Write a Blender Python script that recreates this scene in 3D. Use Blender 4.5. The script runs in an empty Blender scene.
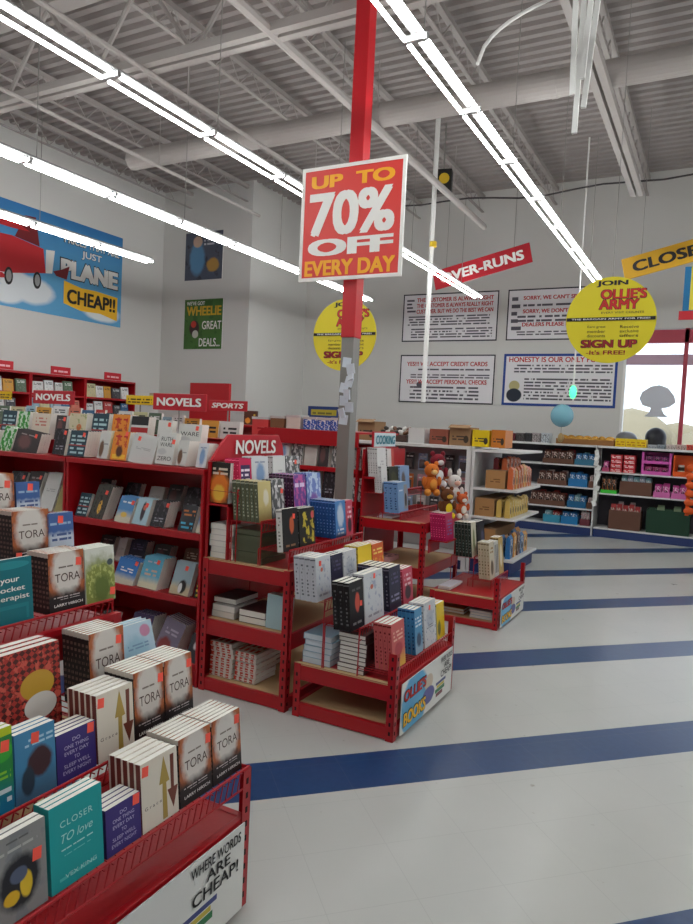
import bpy, math, random
from mathutils import Vector, Matrix, Euler
random.seed(7)
S = bpy.context.scene
COL = S.collection
D2R = math.pi/180
# ---------------------------------------------------------------- camera
F, W, H, HC = 700., 693, 924, 1.5
yaw, pitch, roll = 27.9*D2R, -3.1*D2R, 0.048
fw = Vector((-math.sin(yaw)*math.cos(pitch), math.cos(yaw)*math.cos(pitch), math.sin(pitch)))
r0 = Vector((math.cos(yaw), math.sin(yaw), 0)); u0 = r0.cross(fw)
rt = r0*math.cos(roll)+u0*math.sin(roll); up = -r0*math.sin(roll)+u0*math.cos(roll)
CP = Vector((0, 0, HC))
cd = bpy.data.cameras.new('camera'); cam = bpy.data.objects.new('camera', cd); COL.objects.link(cam)
cd.sensor_fit = 'VERTICAL'; cd.sensor_height = 36; cd.lens = F/H*36; cd.clip_start = .05; cd.clip_end = 300
M = Matrix((rt, up, -fw)).transposed().to_4x4(); M.translation = CP; cam.matrix_world = M
S.camera = cam
def ray(px, py): return fw+rt*((px-W/2)/F)-up*((py-H/2)/F)
def yy(px, py, X): d = ray(px, py); return d.y*X/d.x          # pixel -> y on the plane x = X
def xx(px, py, Y): d = ray(px, py); return d.x*Y/d.y          # pixel -> x on the plane y = Y
def zY(px, py, Y): d = ray(px, py); return HC+d.z*Y/d.y
def zX(px, py, X): d = ray(px, py); return HC+d.z*X/d.x
# ---------------------------------------------------------------- world, exposure
wd = bpy.data.worlds.new('world'); S.world = wd; wd.use_nodes = True
wn = wd.node_tree.nodes; bg = wn['Background']; bg.inputs[0].default_value = (.78, .9, 1, 1); bg.inputs[1].default_value = 1.6
S.view_settings.view_transform = 'Standard'; S.view_settings.look = 'None'; S.view_settings.gamma = 1
S.view_settings.use_curve_mapping = False; S.view_settings.exposure = 0.63
TUBE = 17.0
sund = bpy.data.lights.new('sun', 'SUN'); sund.energy = 1.0; sund.angle = .02
sun = bpy.data.objects.new('sun', sund); COL.objects.link(sun); sun.rotation_euler = (50*D2R, 8*D2R, 0); sun.location = (0, 30, 20)
# ---------------------------------------------------------------- materials
def lin(c):
    if isinstance(c, str): c = tuple(int(c[i:i+2], 16) for i in (0, 2, 4))
    return tuple(((v/255)/12.92 if v/255 <= .04045 else ((v/255+.055)/1.055)**2.4) for v in c[:3])+(1,)
MC = {}
def mat(name, col, rough=.5, metal=0, spec=.5, emit=0, bump=None, alpha=None):
    k = (name, str(col), rough)
    if k in MC: return MC[k]
    m = bpy.data.materials.new(name); m.use_nodes = True; b = m.node_tree.nodes['Principled BSDF']
    b.inputs['Base Color'].default_value = lin(col); b.inputs['Roughness'].default_value = rough
    b.inputs['Metallic'].default_value = metal; b.inputs['Specular IOR Level'].default_value = spec
    if emit: b.inputs['Emission Color'].default_value = lin(col); b.inputs['Emission Strength'].default_value = emit
    if bump:
        t = m.node_tree; n = t.nodes.new('ShaderNodeTexNoise'); n.inputs['Scale'].default_value = bump[0]
        tc = t.nodes.new('ShaderNodeTexCoord'); t.links.new(tc.outputs['Object'], n.inputs['Vector'])
        bp = t.nodes.new('ShaderNodeBump'); bp.inputs['Strength'].default_value = bump[1]; bp.inputs['Distance'].default_value = .01
        t.links.new(n.outputs[0], bp.inputs['Height']); t.links.new(bp.outputs[0], b.inputs['Normal'])
    MC[k] = m; return m
class NG:
    def __init__(s, m): s.t = m.node_tree; s.n = s.t.nodes; s.l = s.t.links
    def m(s, op, a, b=None, clamp=False):
        n = s.n.new('ShaderNodeMath'); n.operation = op; n.use_clamp = clamp
        for i, v in enumerate((a, b)):
            if v is None: continue
            if isinstance(v, (int, float)): n.inputs[i].default_value = v
            else: s.l.new(v, n.inputs[i])
        return n.outputs[0]
    def mix(s, f, a, b):
        n = s.n.new('ShaderNodeMix'); n.data_type = 'RGBA'
        for i, v in ((0, f), (6, a), (7, b)):
            if isinstance(v, (int, float, tuple)): n.inputs[i].default_value = v
            else: s.l.new(v, n.inputs[i])
        return n.outputs[2]
    def comb(s, x, y, z=0.):
        n = s.n.new('ShaderNodeCombineXYZ')
        for i, v in enumerate((x, y, z)):
            if isinstance(v, (int, float)): n.inputs[i].default_value = v
            else: s.l.new(v, n.inputs[i])
        return n.outputs[0]
    def noise(s, vec, scale, detail=2):
        n = s.n.new('ShaderNodeTexNoise'); n.inputs['Scale'].default_value = scale; n.inputs['Detail'].default_value = detail
        s.l.new(vec, n.inputs['Vector']); return n.outputs[0]
    def mr(s, v, a, b, c=0., d=1.):
        n = s.n.new('ShaderNodeMapRange'); s.l.new(v, n.inputs[0])
        for i, q in enumerate((a, b, c, d)): n.inputs[i+1].default_value = q
        return n.outputs[0]
def art(name, base, layers, rough=.38):
    """printed surface: flat inks laid over each other in the print's own 0..1 coordinates"""
    k = ('art', name)
    if k in MC: return MC[k]
    m = bpy.data.materials.new(name); m.use_nodes = True; g = NG(m); b = g.n['Principled BSDF']; b.inputs['Roughness'].default_value = rough
    b.inputs['Specular IOR Level'].default_value = .35
    tc = g.n.new('ShaderNodeTexCoord'); sp = g.n.new('ShaderNodeSeparateXYZ'); g.l.new(tc.outputs['UV'], sp.inputs[0]); u, v = sp.outputs[0], sp.outputs[1]; uv = tc.outputs['UV']
    def rect(x0, y0, x1, y1):
        a = g.m('MULTIPLY', g.m('GREATER_THAN', u, x0), g.m('LESS_THAN', u, x1)); c = g.m('MULTIPLY', g.m('GREATER_THAN', v, y0), g.m('LESS_THAN', v, y1)); return g.m('MULTIPLY', a, c)
    cur = lin(base)
    for L in layers:
        t = L[0]; c = lin(L[3] if t == 'n' else L[-1])
        if t == 'r': f = rect(*L[1:5])
        elif t == 'e':
            cx, cy, rx, ry, so = L[1:6]
            a = g.m('DIVIDE', g.m('SUBTRACT', u, cx), rx); bb = g.m('DIVIDE', g.m('SUBTRACT', v, cy), ry)
            dd = g.m('SQRT', g.m('ADD', g.m('MULTIPLY', a, a), g.m('MULTIPLY', bb, bb)))
            if so > .08: dd = g.m('ADD', dd, g.m('MULTIPLY', g.m('SUBTRACT', g.noise(uv, 7, 4), .5), so*1.2))
            f = g.mr(dd, 1+so/2, 1-so/2)
        elif t == 'g':
            f = g.mr(g.m('ADD', v, g.m('MULTIPLY', g.m('SUBTRACT', g.noise(uv, 6, 4), .5), .12)), L[1], L[2])
        elif t == 'n': f = g.m('MULTIPLY', g.mr(g.noise(uv, L[1], 3), L[2], L[2]+.04), rect(*L[4:8]))
        elif t == 'w':   # rows of small print
            x0, y0, x1, y1, rows, fr = L[1:7]; hh = (y1-y0)/rows
            q = g.m('DIVIDE', g.m('SUBTRACT', v, y0), hh); fl = g.m('FLOOR', q); frc = g.m('FRACT', q)
            nz = g.noise(g.comb(g.m('MULTIPLY', u, fr), g.m('MULTIPLY', fl, 7.31)), 1., 1)
            f = g.m('MULTIPLY', g.m('MULTIPLY', g.m('LESS_THAN', frc, .5), g.m('GREATER_THAN', nz, .43)), rect(x0, y0, x1, y1))
        elif t == 's':   # vertical stripes
            f = g.m('MULTIPLY', g.m('LESS_THAN', g.m('FRACT', g.m('MULTIPLY', u, L[1])), L[2]), rect(*L[3:7]))
        elif t == 'k':   # diamonds
            a = g.m('LESS_THAN', g.m('FRACT', g.m('ADD', g.m('MULTIPLY', u, L[1]), g.m('MULTIPLY', v, L[2]))), .5)
            bb = g.m('LESS_THAN', g.m('FRACT', g.m('SUBTRACT', g.m('MULTIPLY', u, L[1]), g.m('MULTIPLY', v, L[2]))), .5)
            f = g.m('ABSOLUTE', g.m('SUBTRACT', a, bb))
        cur = g.mix(f, cur, c)
    if isinstance(cur, tuple): b.inputs['Base Color'].default_value = cur
    else: g.l.new(cur, b.inputs['Base Color'])
    MC[k] = m; return m
RED = mat('red powder coated steel', (170, 14, 26), .33, bump=(60, .03))
RED2 = mat('red sign card', (186, 22, 40), .45)
DARKHOLE = mat('slot in steel', (30, 4, 6), .8)
TAN = mat('particle board', (196, 164, 122), .75, bump=(120, .1))
PAGES = mat('page edges', (232, 230, 222), .8)
WHITE = mat('white paint', (232, 232, 230), .5)
WHITEM = mat('white steel shelf', (218, 218, 218), .4)
BLACK = mat('black', (22, 22, 24), .5)
STICK = mat('fluorescent price sticker', (255, 92, 74), .5)
GREY = mat('galvanised steel', (140, 138, 134), .4, .3)
BLUE = mat('blue kick plate', (40, 58, 110), .5)
CARD = mat('corrugated cardboard', (152, 118, 84), .8, bump=(40, .15))
CEILM = mat('painted roof steel', (168, 162, 158), .6)
CEILD = mat('painted roof deck', (156, 149, 146), .7)
INK = mat('black ink', (24, 22, 26), .6); INKW = mat('white ink', (238, 236, 232), .5); INKR = mat('red ink', (190, 26, 40), .5)
INKY = mat('yellow ink', (244, 190, 40), .5); INKB = mat('brown ink', (70, 44, 36), .5); INKG = mat('grey ink', (150, 150, 150), .5)
# ---------------------------------------------------------------- mesh helpers
class MB:
    def __init__(s): s.v = []; s.f = []; s.m = []; s.uv = []
    def face(s, pts, mi=0, uv=None):
        i = len(s.v); s.v += [tuple(p) for p in pts]; s.f.append(tuple(range(i, i+len(pts)))); s.m.append(mi); s.uv.append(uv or [(0, 0)]*len(pts)); return s
    def box(s, x0, x1, y0, y1, z0, z1, mi=0, fr=None):
        """fr: material of the front (-y) face, uv mapped 0..1"""
        U = [(0, 0), (1, 0), (1, 1), (0, 1)]
        s.face([(x0, y0, z0), (x1, y0, z0), (x1, y0, z1), (x0, y0, z1)], mi if fr is None else fr, U)
        s.face([(x1, y1, z0), (x0, y1, z0), (x0, y1, z1), (x1, y1, z1)], mi, U)
        s.face([(x0, y1, z0), (x0, y0, z0), (x0, y0, z1), (x0, y1, z1)], mi, U)
        s.face([(x1, y0, z0), (x1, y1, z0), (x1, y1, z1), (x1, y0, z1)], mi, U)
        s.face([(x0, y0, z1), (x1, y0, z1), (x1, y1, z1), (x0, y1, z1)], mi, U)
        s.face([(x0, y1, z0), (x1, y1, z0), (x1, y0, z0), (x0, y0, z0)], mi, U); return s
    def obox(s, c, half, rot, mi=0):
        R = Euler(rot).to_matrix(); c = Vector(c); k = len(s.v); t = MB().box(-half[0], half[0], -half[1], half[1], -half[2], half[2], mi)
        for f_, m_, u_ in zip(t.f, t.m, t.uv): s.face([c+R@Vector(t.v[i]) for i in f_], m_, u_)
        return s
    def rod(s, a, b, r, n=6, mi=0):
        a = Vector(a); b = Vector(b); d = (b-a).normalized(); p = d.orthogonal().normalized(); q = d.cross(p)
        A = [a+(p*math.cos(2*math.pi*i/n)+q*math.sin(2*math.pi*i/n))*r for i in range(n)]; B = [v+(b-a) for v in A]
        for i in range(n): j = (i+1) % n; s.face([A[i], A[j], B[j], B[i]], mi)
        s.face(A[::-1], mi); s.face(B, mi); return s
    def disc(s, c, rx, rz, n=24, mi=0, y0=0, y1=.004, fr=None):
        P = [(c[0]+rx*math.cos(2*math.pi*i/n), c[1]+rz*math.sin(2*math.pi*i/n)) for i in range(n)]
        s.face([(x, y0, z) for x, z in P], mi if fr is None else fr, [(.5+.5*math.cos(2*math.pi*i/n), .5+.5*math.sin(2*math.pi*i/n)) for i in range(n)])
        s.face([(x, y1, z) for x, z in P[::-1]], mi)
        for i in range(n): j = (i+1) % n; s.face([(P[j][0], y0, P[j][1]), (P[i][0], y0, P[i][1]), (P[i][0], y1, P[i][1]), (P[j][0], y1, P[j][1])], mi)
        return s
    def poly(s, P, y0=0, y1=.004, mi=0):
        s.face([(x, y0, z) for x, z in P], mi); s.face([(x, y1, z) for x, z in P[::-1]], mi); n = len(P)
        for i in range(n): j = (i+1) % n; s.face([(P[j][0], y0, P[j][1]), (P[i][0], y0, P[i][1]), (P[i][0], y1, P[i][1]), (P[j][0], y1, P[j][1])], mi)
        return s
    def ball(s, c, r, n=12, k=8, mi=0, sq=(1, 1, 1)):
        g = lambda i, j: (c[0]+r*sq[0]*math.sin(math.pi*j/k)*math.cos(2*math.pi*i/n), c[1]+r*sq[1]*math.sin(math.pi*j/k)*math.sin(2*math.pi*i/n), c[2]+r*sq[2]*math.cos(math.pi*j/k))
        for j in range(k):
            for i in range(n):
                if j == 0: s.face([g(0, 0), g(i, 1), g(i+1, 1)], mi)
                elif j == k-1: s.face([g(i, j), g(0, k), g(i+1, j)], mi)
                else: s.face([g(i, j), g(i, j+1), g(i+1, j+1), g(i+1, j)], mi)
        return s
    def mesh(s, name, mats):
        me = bpy.data.meshes.new(name); me.from_pydata(s.v, [], s.f)
        for m_ in mats: me.materials.append(m_)
        me.polygons.foreach_set('material_index', s.m)
        ul = me.uv_layers.new(name='UVMap'); k = 0; flat = []
        for u_ in s.uv:
            for a in u_: flat += a
        ul.data.foreach_set('uv', flat); me.update(); return me
    def build(s, name, mats, parent=None, loc=None, rot=None, bevel=0, smooth=False):
        if not isinstance(mats, (list, tuple)): mats = [mats]
        me = s.mesh(name, mats)
        if smooth or bevel:
            import bmesh
            bm = bmesh.new(); bm.from_mesh(me); bmesh.ops.remove_doubles(bm, verts=bm.verts, dist=1e-5); bm.to_mesh(me); bm.free()
        if smooth: me.polygons.foreach_set('use_smooth', [True]*len(me.polygons))
        o = link(name, me, parent)
        if loc: o.location = loc
        if rot: o.rotation_euler = rot
        if bevel:
            b = o.modifiers.new('bevel', 'BEVEL'); b.width = bevel; b.segments = 2; b.limit_method = 'ANGLE'
        return o
def link(name, data, parent=None):
    o = bpy.data.objects.new(name, data); COL.objects.link(o)
    if parent: o.parent = parent
    return o
def tag(o, label, cat, group=None):
    o['label'] = label; o['category'] = cat
    if group: o['group'] = group
    return o
def thing(name, label, cat, loc=(0, 0, 0), rot=0, group=None, tilt=0):
    o = link(name, None); o.location = loc; o.rotation_euler = (0, tilt, rot); o.empty_display_size = .05
    return tag(o, label, cat, group)
def struct(o): o['kind'] = 'structure'; return o
TXT = {}
def text(s, h, m, parent, x, z, width=None, bold=0, shear=0, y=-.003, name='lettering', rotz=0, sp=1., base=None):
    """lettering in the local sign plane (x right, z up, facing -y), centred on x, z; h is the cap height"""
    k = (s, bold, shear, sp)
    if k not in TXT:
        c = bpy.data.curves.new('t', 'FONT'); c.body = s; c.size = 1; c.shear = shear; c.space_character = sp; c.resolution_u = 4
        o = bpy.data.objects.new('t', c); COL.objects.link(o); dg = bpy.context.evaluated_depsgraph_get(); dg.update()
        me = bpy.data.meshes.new_from_object(o.evaluated_get(dg)); bpy.data.objects.remove(o)
        if bold:
            vs = [tuple(v.co) for v in me.vertices]; fs = [tuple(p.vertices) for p in me.polygons]; nv = len(vs); V = []; Fc = []
            for q, (ax, ay) in enumerate(((0, 0), (1, .6), (-1, -.6), (1, -.6), (-1, .6))):
                V += [(a+ax*bold*.75, b_+ay*bold*.75, c_+.002*q) for a, b_, c_ in vs]; Fc += [tuple(i_+q*nv for i_ in f_) for f_ in fs]
            me = bpy.data.meshes.new('lettering'); me.from_pydata(V, [], Fc)
        xs = [v.co.x for v in me.vertices]; ys = [v.co.y for v in me.vertices]
        TXT[k] = (me, min(xs), max(xs), min(ys), max(ys))
    me, a, b, c0, c1 = TXT[k]
    me = me.copy(); cap = (c1-c0); sy = h/cap; sx = sy if width is None else width/(b-a)
    for v in me.vertices: v.co = Vector(((v.co.x-(a+b)/2)*sx, (v.co.y-(c0+c1)/2)*sy, v.co.z*.05))
    me.materials.clear(); me.materials.append(m)
    o = link(name, me, parent); o.location = (x, y, z); o.rotation_euler = (math.pi/2, rotz, 0); return o
def words(s, h, m, parent, x, z, width=None, outline=None, **k):
    if outline: text(s, h*1.12, outline, parent, x, z, width and width*1.03, **dict(k, bold=k.get('bold', 0)+.03, y=k.get('y', -.003)+.0015, name='lettering_outline'))
    return text(s, h, m, parent, x, z, width, **k)
# ================================================================ SETTING
XL, XR, YB, YW, YN, XN, ZC = -9.45, 4.2, -4.0, 12.0, 10.1, -7.43, 5.65
fm = bpy.data.materials.new('vinyl floor tiles'); fm.use_nodes = True; g = NG(fm); b = g.n['Principled BSDF']
tc = g.n.new('ShaderNodeTexCoord'); sp = g.n.new('ShaderNodeSeparateXYZ'); g.l.new(tc.outputs['Object'], sp.inputs[0])
X_, Y_ = sp.outputs[0], sp.outputs[1]
sd = g.m('SUBTRACT', g.m('SUBTRACT', Y_, X_), 2.02-17.35); st = g.m('LESS_THAN', g.m('MODULO', sd, 1.735), .425)
ca = g.m('MULTIPLY', g.m('ADD', Y_, X_), .7071/.305); cb = g.m('MULTIPLY', sd, .7071/.305)
ln = g.m('MAXIMUM', g.m('LESS_THAN', g.m('FRACT', ca), .008), g.m('LESS_THAN', g.m('FRACT', cb), .008))
nz = g.noise(tc.outputs['Object'], 2.2, 5); n2 = g.noise(tc.outputs['Object'], 30, 3)
wc = g.mix(g.mr(nz, .3, .7), lin((178, 180, 177)), lin((184, 185, 182)))
wc = g.mix(g.mr(g.noise(tc.outputs['Object'], 14, 6), .70, .74), wc, lin((150, 148, 140)))
bc = g.mix(g.mr(n2, .3, .7), lin((30, 62, 106)), lin((36, 68, 112)))
cc = g.mix(st, wc, bc); cc = g.mix(g.m('MULTIPLY', ln, .22), cc, lin((120, 122, 124))); g.l.new(cc, b.inputs['Base Color'])
g.l.new(g.mr(nz, .2, .8, .27, .31), b.inputs['Roughness']); b.inputs['Specular IOR Level'].default_value = .45
struct(MB().box(XL-.2, XR+.2, YB-.2, YW+.2, -.1, 0).build('floor', fm))
WALL = mat('painted block wall', (212, 211, 208), .75, bump=(6, .05))
struct(MB().box(XL-.2, XL, YB-.2, YN, 0, ZC+.3).build('wall_left', WALL))
struct(MB().box(XL-.2, XN, YN, YW+.2, 0, ZC+.3).build('wall_back_left', WALL))
wx0, wx1, wz0, wz1 = -1.43, 2.4, .8, 3.22
struct(MB().box(XN, wx0, YW, YW+.2, 0, ZC+.3).box(wx1, XR+.2, YW, YW+.2, 0, ZC+.3).box(wx0, wx1, YW, YW+.2, 0, wz0).box(wx0, wx1, YW, YW+.2, wz1, ZC+.3).build('wall_back', WALL))
struct(MB().box(XR, XR+.2, YB-.2, YW, 0, ZC+.3).build('wall_right', WALL))
struct(MB().box(XL, XR, YB-.2, YB, 0, ZC+.3).build('wall_front', WALL))
# roof deck: real corrugation, ribs along x
P = [];
k = 0; y = YB-.2
prof = []
while y < YW+.2: prof += [(y, ZC), (y+.07, ZC), (y+.09, ZC+.05), (y+.14, ZC+.05)]; y += .16
mb = MB()
for (a, za), (c, zc) in zip(prof, prof[1:]): mb.face([(XL, a, za), (XL, c, zc), (XR, c, zc), (XR, a, za)])
mb.box(XL, XR, YB-.2, YW+.2, ZC+.2, ZC+.3)
struct(mb.build('ceiling', CEILD))
# window
win = link('window_1', None); win['kind'] = 'structure'
PINK = mat('red window frame', (176, 60, 78), .45)
MB().box(wx0, wx0+.04, YW-.02, YW+.1, wz0, wz1).build('window_jamb', WHITE, win)
mb = MB().box(wx0+.04, wx1, YW-.02, YW+.1, wz1-.22, wz1-.02).box(wx0, wx1, YW-.02, YW+.1, wz0, wz0+.06)
for x in (-.57, .4, 1.4, wx1-.06): mb.box(x, x+.06, YW-.02, YW+.1, wz0, wz1)
mb.build('window_frame', PINK, win)
MB().box(wx0, wx1, YW, YW+.08, wz1-.56, wz1-.40).build('transom_bar', mat('mauve bar', (190, 160, 178), .5), win)
gm = bpy.data.materials.new('clear window glass'); gm.use_nodes = True; t = gm.node_tree; t.nodes.remove(t.nodes['Principled BSDF'])
tr = t.nodes.new('ShaderNodeBsdfTransparent'); gl = t.nodes.new('ShaderNodeBsdfGlossy'); gl.inputs[1].default_value = .05; mx = t.nodes.new('ShaderNodeMixShader'); mx.inputs[0].default_value = .06
t.links.new(tr.outputs[0], mx.inputs[1]); t.links.new(gl.outputs[0], mx.inputs[2]); t.links.new(mx.outputs[0], t.nodes['Material Output'].inputs[0])
MB().box(wx0, wx1, YW+.04, YW+.046, wz0, wz1).build('glass_pane', gm, win)
MB().box(wx0, wx1, YW-.12, YW, wz0-.03, wz0).build('window_sill', WHITE, win)
# what lies outside the window
struct(MB().box(-25, 30, YW+.3, 90, -.12, -.05).build('ground', mat('snowy parking lot', (212, 214, 218), .8)))
HED = mat('dry winter scrub', (140, 130, 108), .95, bump=(3, .6))
mb = MB()
for i in range(46):
    mb.ball((-18+i*.9+random.uniform(-.3, .3), 34+random.uniform(-1.5, 1.5), .3+random.random()*.7), 1.2+random.random()*.8, 9, 7)
o = tag(mb.build('hedge', HED, smooth=True), 'pale dry scrub hedge outside beyond the window', 'hedge'); o['kind'] = 'stuff'
# ---------------------------------------------------------------- roof steel
def girder(y, lab):
    t_ = thing('roof_girder', lab, 'girder', (0, y, 4.6), 0)
    MB().box(XL, XR, -.09, -.02, -.03, .04).box(XL, XR, .02, .09, -.03, .04).build('bottom_chord', CEILM, t_)
    MB().box(XL, XR, -.09, .09, .78, .88).build('top_chord', CEILM, t_)
    x = XL+.3
    while x < XR-1.3:
        m2 = MB(); m2.rod((x, 0, 0), (x+.62, 0, .8), .022, 6); m2.build('diagonal_brace', CEILM, t_)
        m2 = MB(); m2.rod((x+.62, 0, .8), (x+1.24, 0, 0), .022, 6); m2.build('diagonal_brace', CEILM, t_); x += 1.24
girder(4.77, 'pale steel roof truss crossing above the red column, nearest one in view')
for i, x in enumerate([-8.8, -7.55, -6.3, -5.08, -3.9, -2.65, -1.25, .1, 1.4, 2.7]):
    mb = MB().box(x-.022, x+.022, YB, YN if x < XN else YW, 5.29, 5.305).box(x-.03, x+.03, YB, YN if x < XN else YW, 5.52, 5.58)
    y = YB
    while y < (YN if x < XN else YW)-.5: mb.rod((x, y, 5.3), (x, y+.22, 5.54), .007, 4).rod((x, y+.22, 5.54), (x, y+.44, 5.3), .007, 4); y += .44
    nm = ['over the left wall', 'second from the left wall', 'third from the left wall', 'left of the leftmost visible cable drops', 'above the second light row', 'above the red column', 'above the brightest light row', 'right of the brightest light row', 'near the right side', 'furthest to the right'][i]
    tag(mb.build('roof_joist', CEILM), 'open web roof joist running lengthwise '+nm, 'joist')
mb = MB(); mb.rod((-6.9, 6.75, 4.75), (XR-.05, 6.75, 4.75), .12, 20)
for x in (-5.2, -3.4, -1.6, .2): mb.rod((x, 6.75, 4.75), (x+.06, 6.75, 4.75), .126, 20)
tag(mb.build('air_duct', CEILM, smooth=False), 'large round painted air duct crossing the ceiling', 'duct')
for x, y0, y1, z, r, lb in ((-3.38, -1, 10.5, 4.6, .045, 'thick pale pipe running lengthwise behind the sale sign'), (-4.72, 2.4, 8, 4.55, .022, 'thin pale conduit between the two left light rows'), (-6.2, 3.6, 8.6, 4.5, .022, 'thin pale conduit nearest the left wall lights')):
    mb = MB(); mb.rod((x, y0, z), (x, y1, z), r, 8)
    y = y0+.5
    while y < y1: mb.rod((x, y, z), (x, y, 5.3), .006, 4); y += 2.4
    tag(mb.build('ceiling_pipe', CEILM), lb, 'pipe')
# unlit channel strips on the right
t_ = thing('lighting_channel', 'unlit double white channel strip at the upper right', 'light fixture', (-1.12, 0, 4.6))
MB().box(-.09, -.03, 3.0, 9.7, -.03, .04).build('channel', CEILM, t_); MB().box(.0, .06, 3.0, 9.7, -.03, .04).build('channel', CEILM, t_)
t_ = thing('hanging_channel', 'bundle of white metal strips hanging down from the roof at upper right', 'metal strips', (-.82, 4.05, 3.17))
for i, (a, l_) in enumerate(((-.05, .95), (-.01, 1.15), (.03, .85), (.055, 1.0))):
    MB().box(-.014, .014, -.01, .01, 0, 2.45).build('strip', WHITE, t_, loc=(a*.5, .02*i, 1.15-l_), rot=(-.10, a*.9, 0))
t_ = thing('cable_drop', 'curved white cable hanging beside the brightest light row', 'cable', (-1.78, 5.0, 4.05))
mb = MB(); pts = [(.05+.02*i+.33*(i/8)**2, .05*i, .1+.6*(i/8)**.7) for i in range(9)]
for a, c in zip(pts, pts[1:]): mb.rod(a, c, .014, 6)
mb.build('cable', WHITE, t_)
mb = MB(); mb.rod((-3.62, 9, 1.85), (-3.62, 9, 5.66), .035, 8)
tag(mb.build('hanging_pole', WHITE), 'white vertical pole hanging in front of the rule posters', 'pole')
t_ = thing('speaker_box', 'black box with a round yellow face under the ceiling', 'speaker', (-3.55, 9.1, 4.72), .2)
MB().box(-.12, .12, 0, .12, 0, .3).build('housing', BLACK, t_, bevel=.01); MB().rod((0, .06, .3), (0, .06, .93), .012, 6).build('mount_rod', GREY, t_); MB().disc((.02, .17), .07, .07, 20, y0=-.01, y1=.01).build('yellow_face', mat('yellow plastic', (214, 178, 40), .4), t_)
tag(MB().rod((-3.6, 9, 3.95), (-3.6, 9, 4.02), .05, 10).build('pole_clip', mat('yellow plastic', (214, 178, 40), .4)), 'small yellow clip on the white hanging pole', 'clip')
# cables sagging along the far ceiling
mb = MB(); pr = None
for i in range(26):
    p = (-5.5+i*.36, 9.6, 4.75+.03*math.sin(i*1.3)+.05*math.cos(i*.35))
    if pr: mb.rod(pr, p, .012, 5)
    pr = p
tag(mb.build('ceiling_cable', mat('dark cable', (60, 56, 58), .7)), 'dark cable sagging across the far ceiling', 'cable')
# ---------------------------------------------------------------- light rows
tm = bpy.data.materials.new('fluorescent tube light'); tm.use_nodes = True; e = tm.node_tree.nodes['Principled BSDF']
e.inputs['Emission Color'].default_value = (.98, 1, .985, 1); e.inputs['Emission Strength'].default_value = TUBE; e.inputs['Base Color'].default_value = (1, 1, 1, 1)
FIX = mat('grey enamel fixture body', (150, 150, 150), .5)
Lf = .95
def fixture(x, y, label, grp):
    t_ = thing('strip_light', label, 'light fixture', (x, y, 3.6), 0, grp)
    key = 'fix'
    if key not in TXT:
        a = MB().box(-.02, .02, 0, Lf, .03, .07)
        a.box(-.035, .035, 0, Lf, .045, .05)
        a.box(-.066, .066, 0, .014, -.004, .03).box(-.066, .066, Lf-.014, Lf, -.004, .03)
        tb = MB()
        for sx in (-1, 1): tb.rod((sx*.045, .03, 0), (sx*.045, Lf-.03, 0), .0135, 10)
        w_ = MB().rod((0, .1, .07), (0, .1, 1.7), .004, 4)
        TXT[key] = (a.mesh('reflector', [FIX]), tb.mesh('tube', [tm]), w_.mesh('hanger_cable', [GREY]))
    A = TXT[key]; link('reflector', A[0], t_)
    tb1 = MB().rod((-.055, .03, 0), (-.055, Lf-.03, 0), .0125, 10).mesh('tube', [tm]) if 'tb' not in TXT else TXT['tb']
    TXT['tb'] = tb1; link('tube', tb1, t_); o_ = link('tube', tb1, t_); o_.location.x = .11
    if int(round(y/Lf)) % 2 == 0: link('hanger_cable', A[2], t_)
rows = ((-1.6, -1.7, 10.25, 'right hand bright light row'), (-3.52, -1.7, 10.85, 'light row passing behind the sale sign'), (-5.37, -1.7, 10.7, 'light row crossing mid left'), (-7.1, -1.7, 7.35, 'short light row in front of the left wall poster'),
        (.3, -1.7, 10.2, 'light row over the right aisle'), (2.2, -1.7, 10.2, 'light row furthest right'))
for x, y0, y1, nm in rows:
    n = int((y1-y0)/Lf); ys = [y1-(i+1)*Lf for i in range(n)]
    for i, y in enumerate(ys):
        end = 'far end of ' if i == 0 else 'within '
        fixture(x, y, 'twin tube light, '+end+nm, nm)
# ================================================================ SIGNS ON WALLS
def board(name, label, cat, loc, w, h, m, rot=0, edge=WHITE, th=.012, tilt=0, group=None):
    """flat panel, origin at its lower left front corner"""
    t_ = thing(name, label, cat, loc, rot, group, tilt); MB().box(0, w, 0, th, 0, h, 0, 1).build('panel', [edge, m], t_); return t_
# left wall poster (faces +x): local x -> world y
sky = art('poster sky', (96, 168, 214), [('g', .45, 1.0, (52, 120, 180)), ('e', .26, .12, .10, .09, .3, (226, 232, 236)), ('e', .42, .2, .12, .13, .3, (226, 232, 236)), ('e', .86, .12, .13, .09, .3, (226, 232, 236)), ('e', .1, .42, .06, .06, .3, (226, 232, 236)), ('e', .3, .27, .1, .09, .3, (226, 232, 236))])
py0 = 6.0; pw = 9.07-py0
t_ = board('wall_poster', 'big blue sky poster reading PLANE CHEAP with a red airplane', 'poster', (XL+.015, py0, 3.0), pw, 1.55, sky, math.pi/2)
words('PRICES THAT ARE', .13, INKW, t_, 2.42, 1.25, 1.15, INK, bold=.03)
words('JUST', .14, INKW, t_, 2.4, 1.06, .42, INK, bold=.03)
words('PLANE', .29, INKW, t_, 2.38, .78, 1.2, INK, bold=.09)
MB().poly([(1.85, .22), (2.2, .15), (2.6, .17), (2.98, .10), (2.98, .5), (2.5, .53), (2.2, .52), (1.85, .58)], -.006, -.001).build('yellow_banner', INKY, t_)
words('CHEAP!!', .23, INK, t_, 2.42, .35, 1.02, bold=.05, y=-.009)
RP = mat('red print', (196, 30, 40), .5); BP = mat('dark red print', (120, 20, 28), .5)
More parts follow.
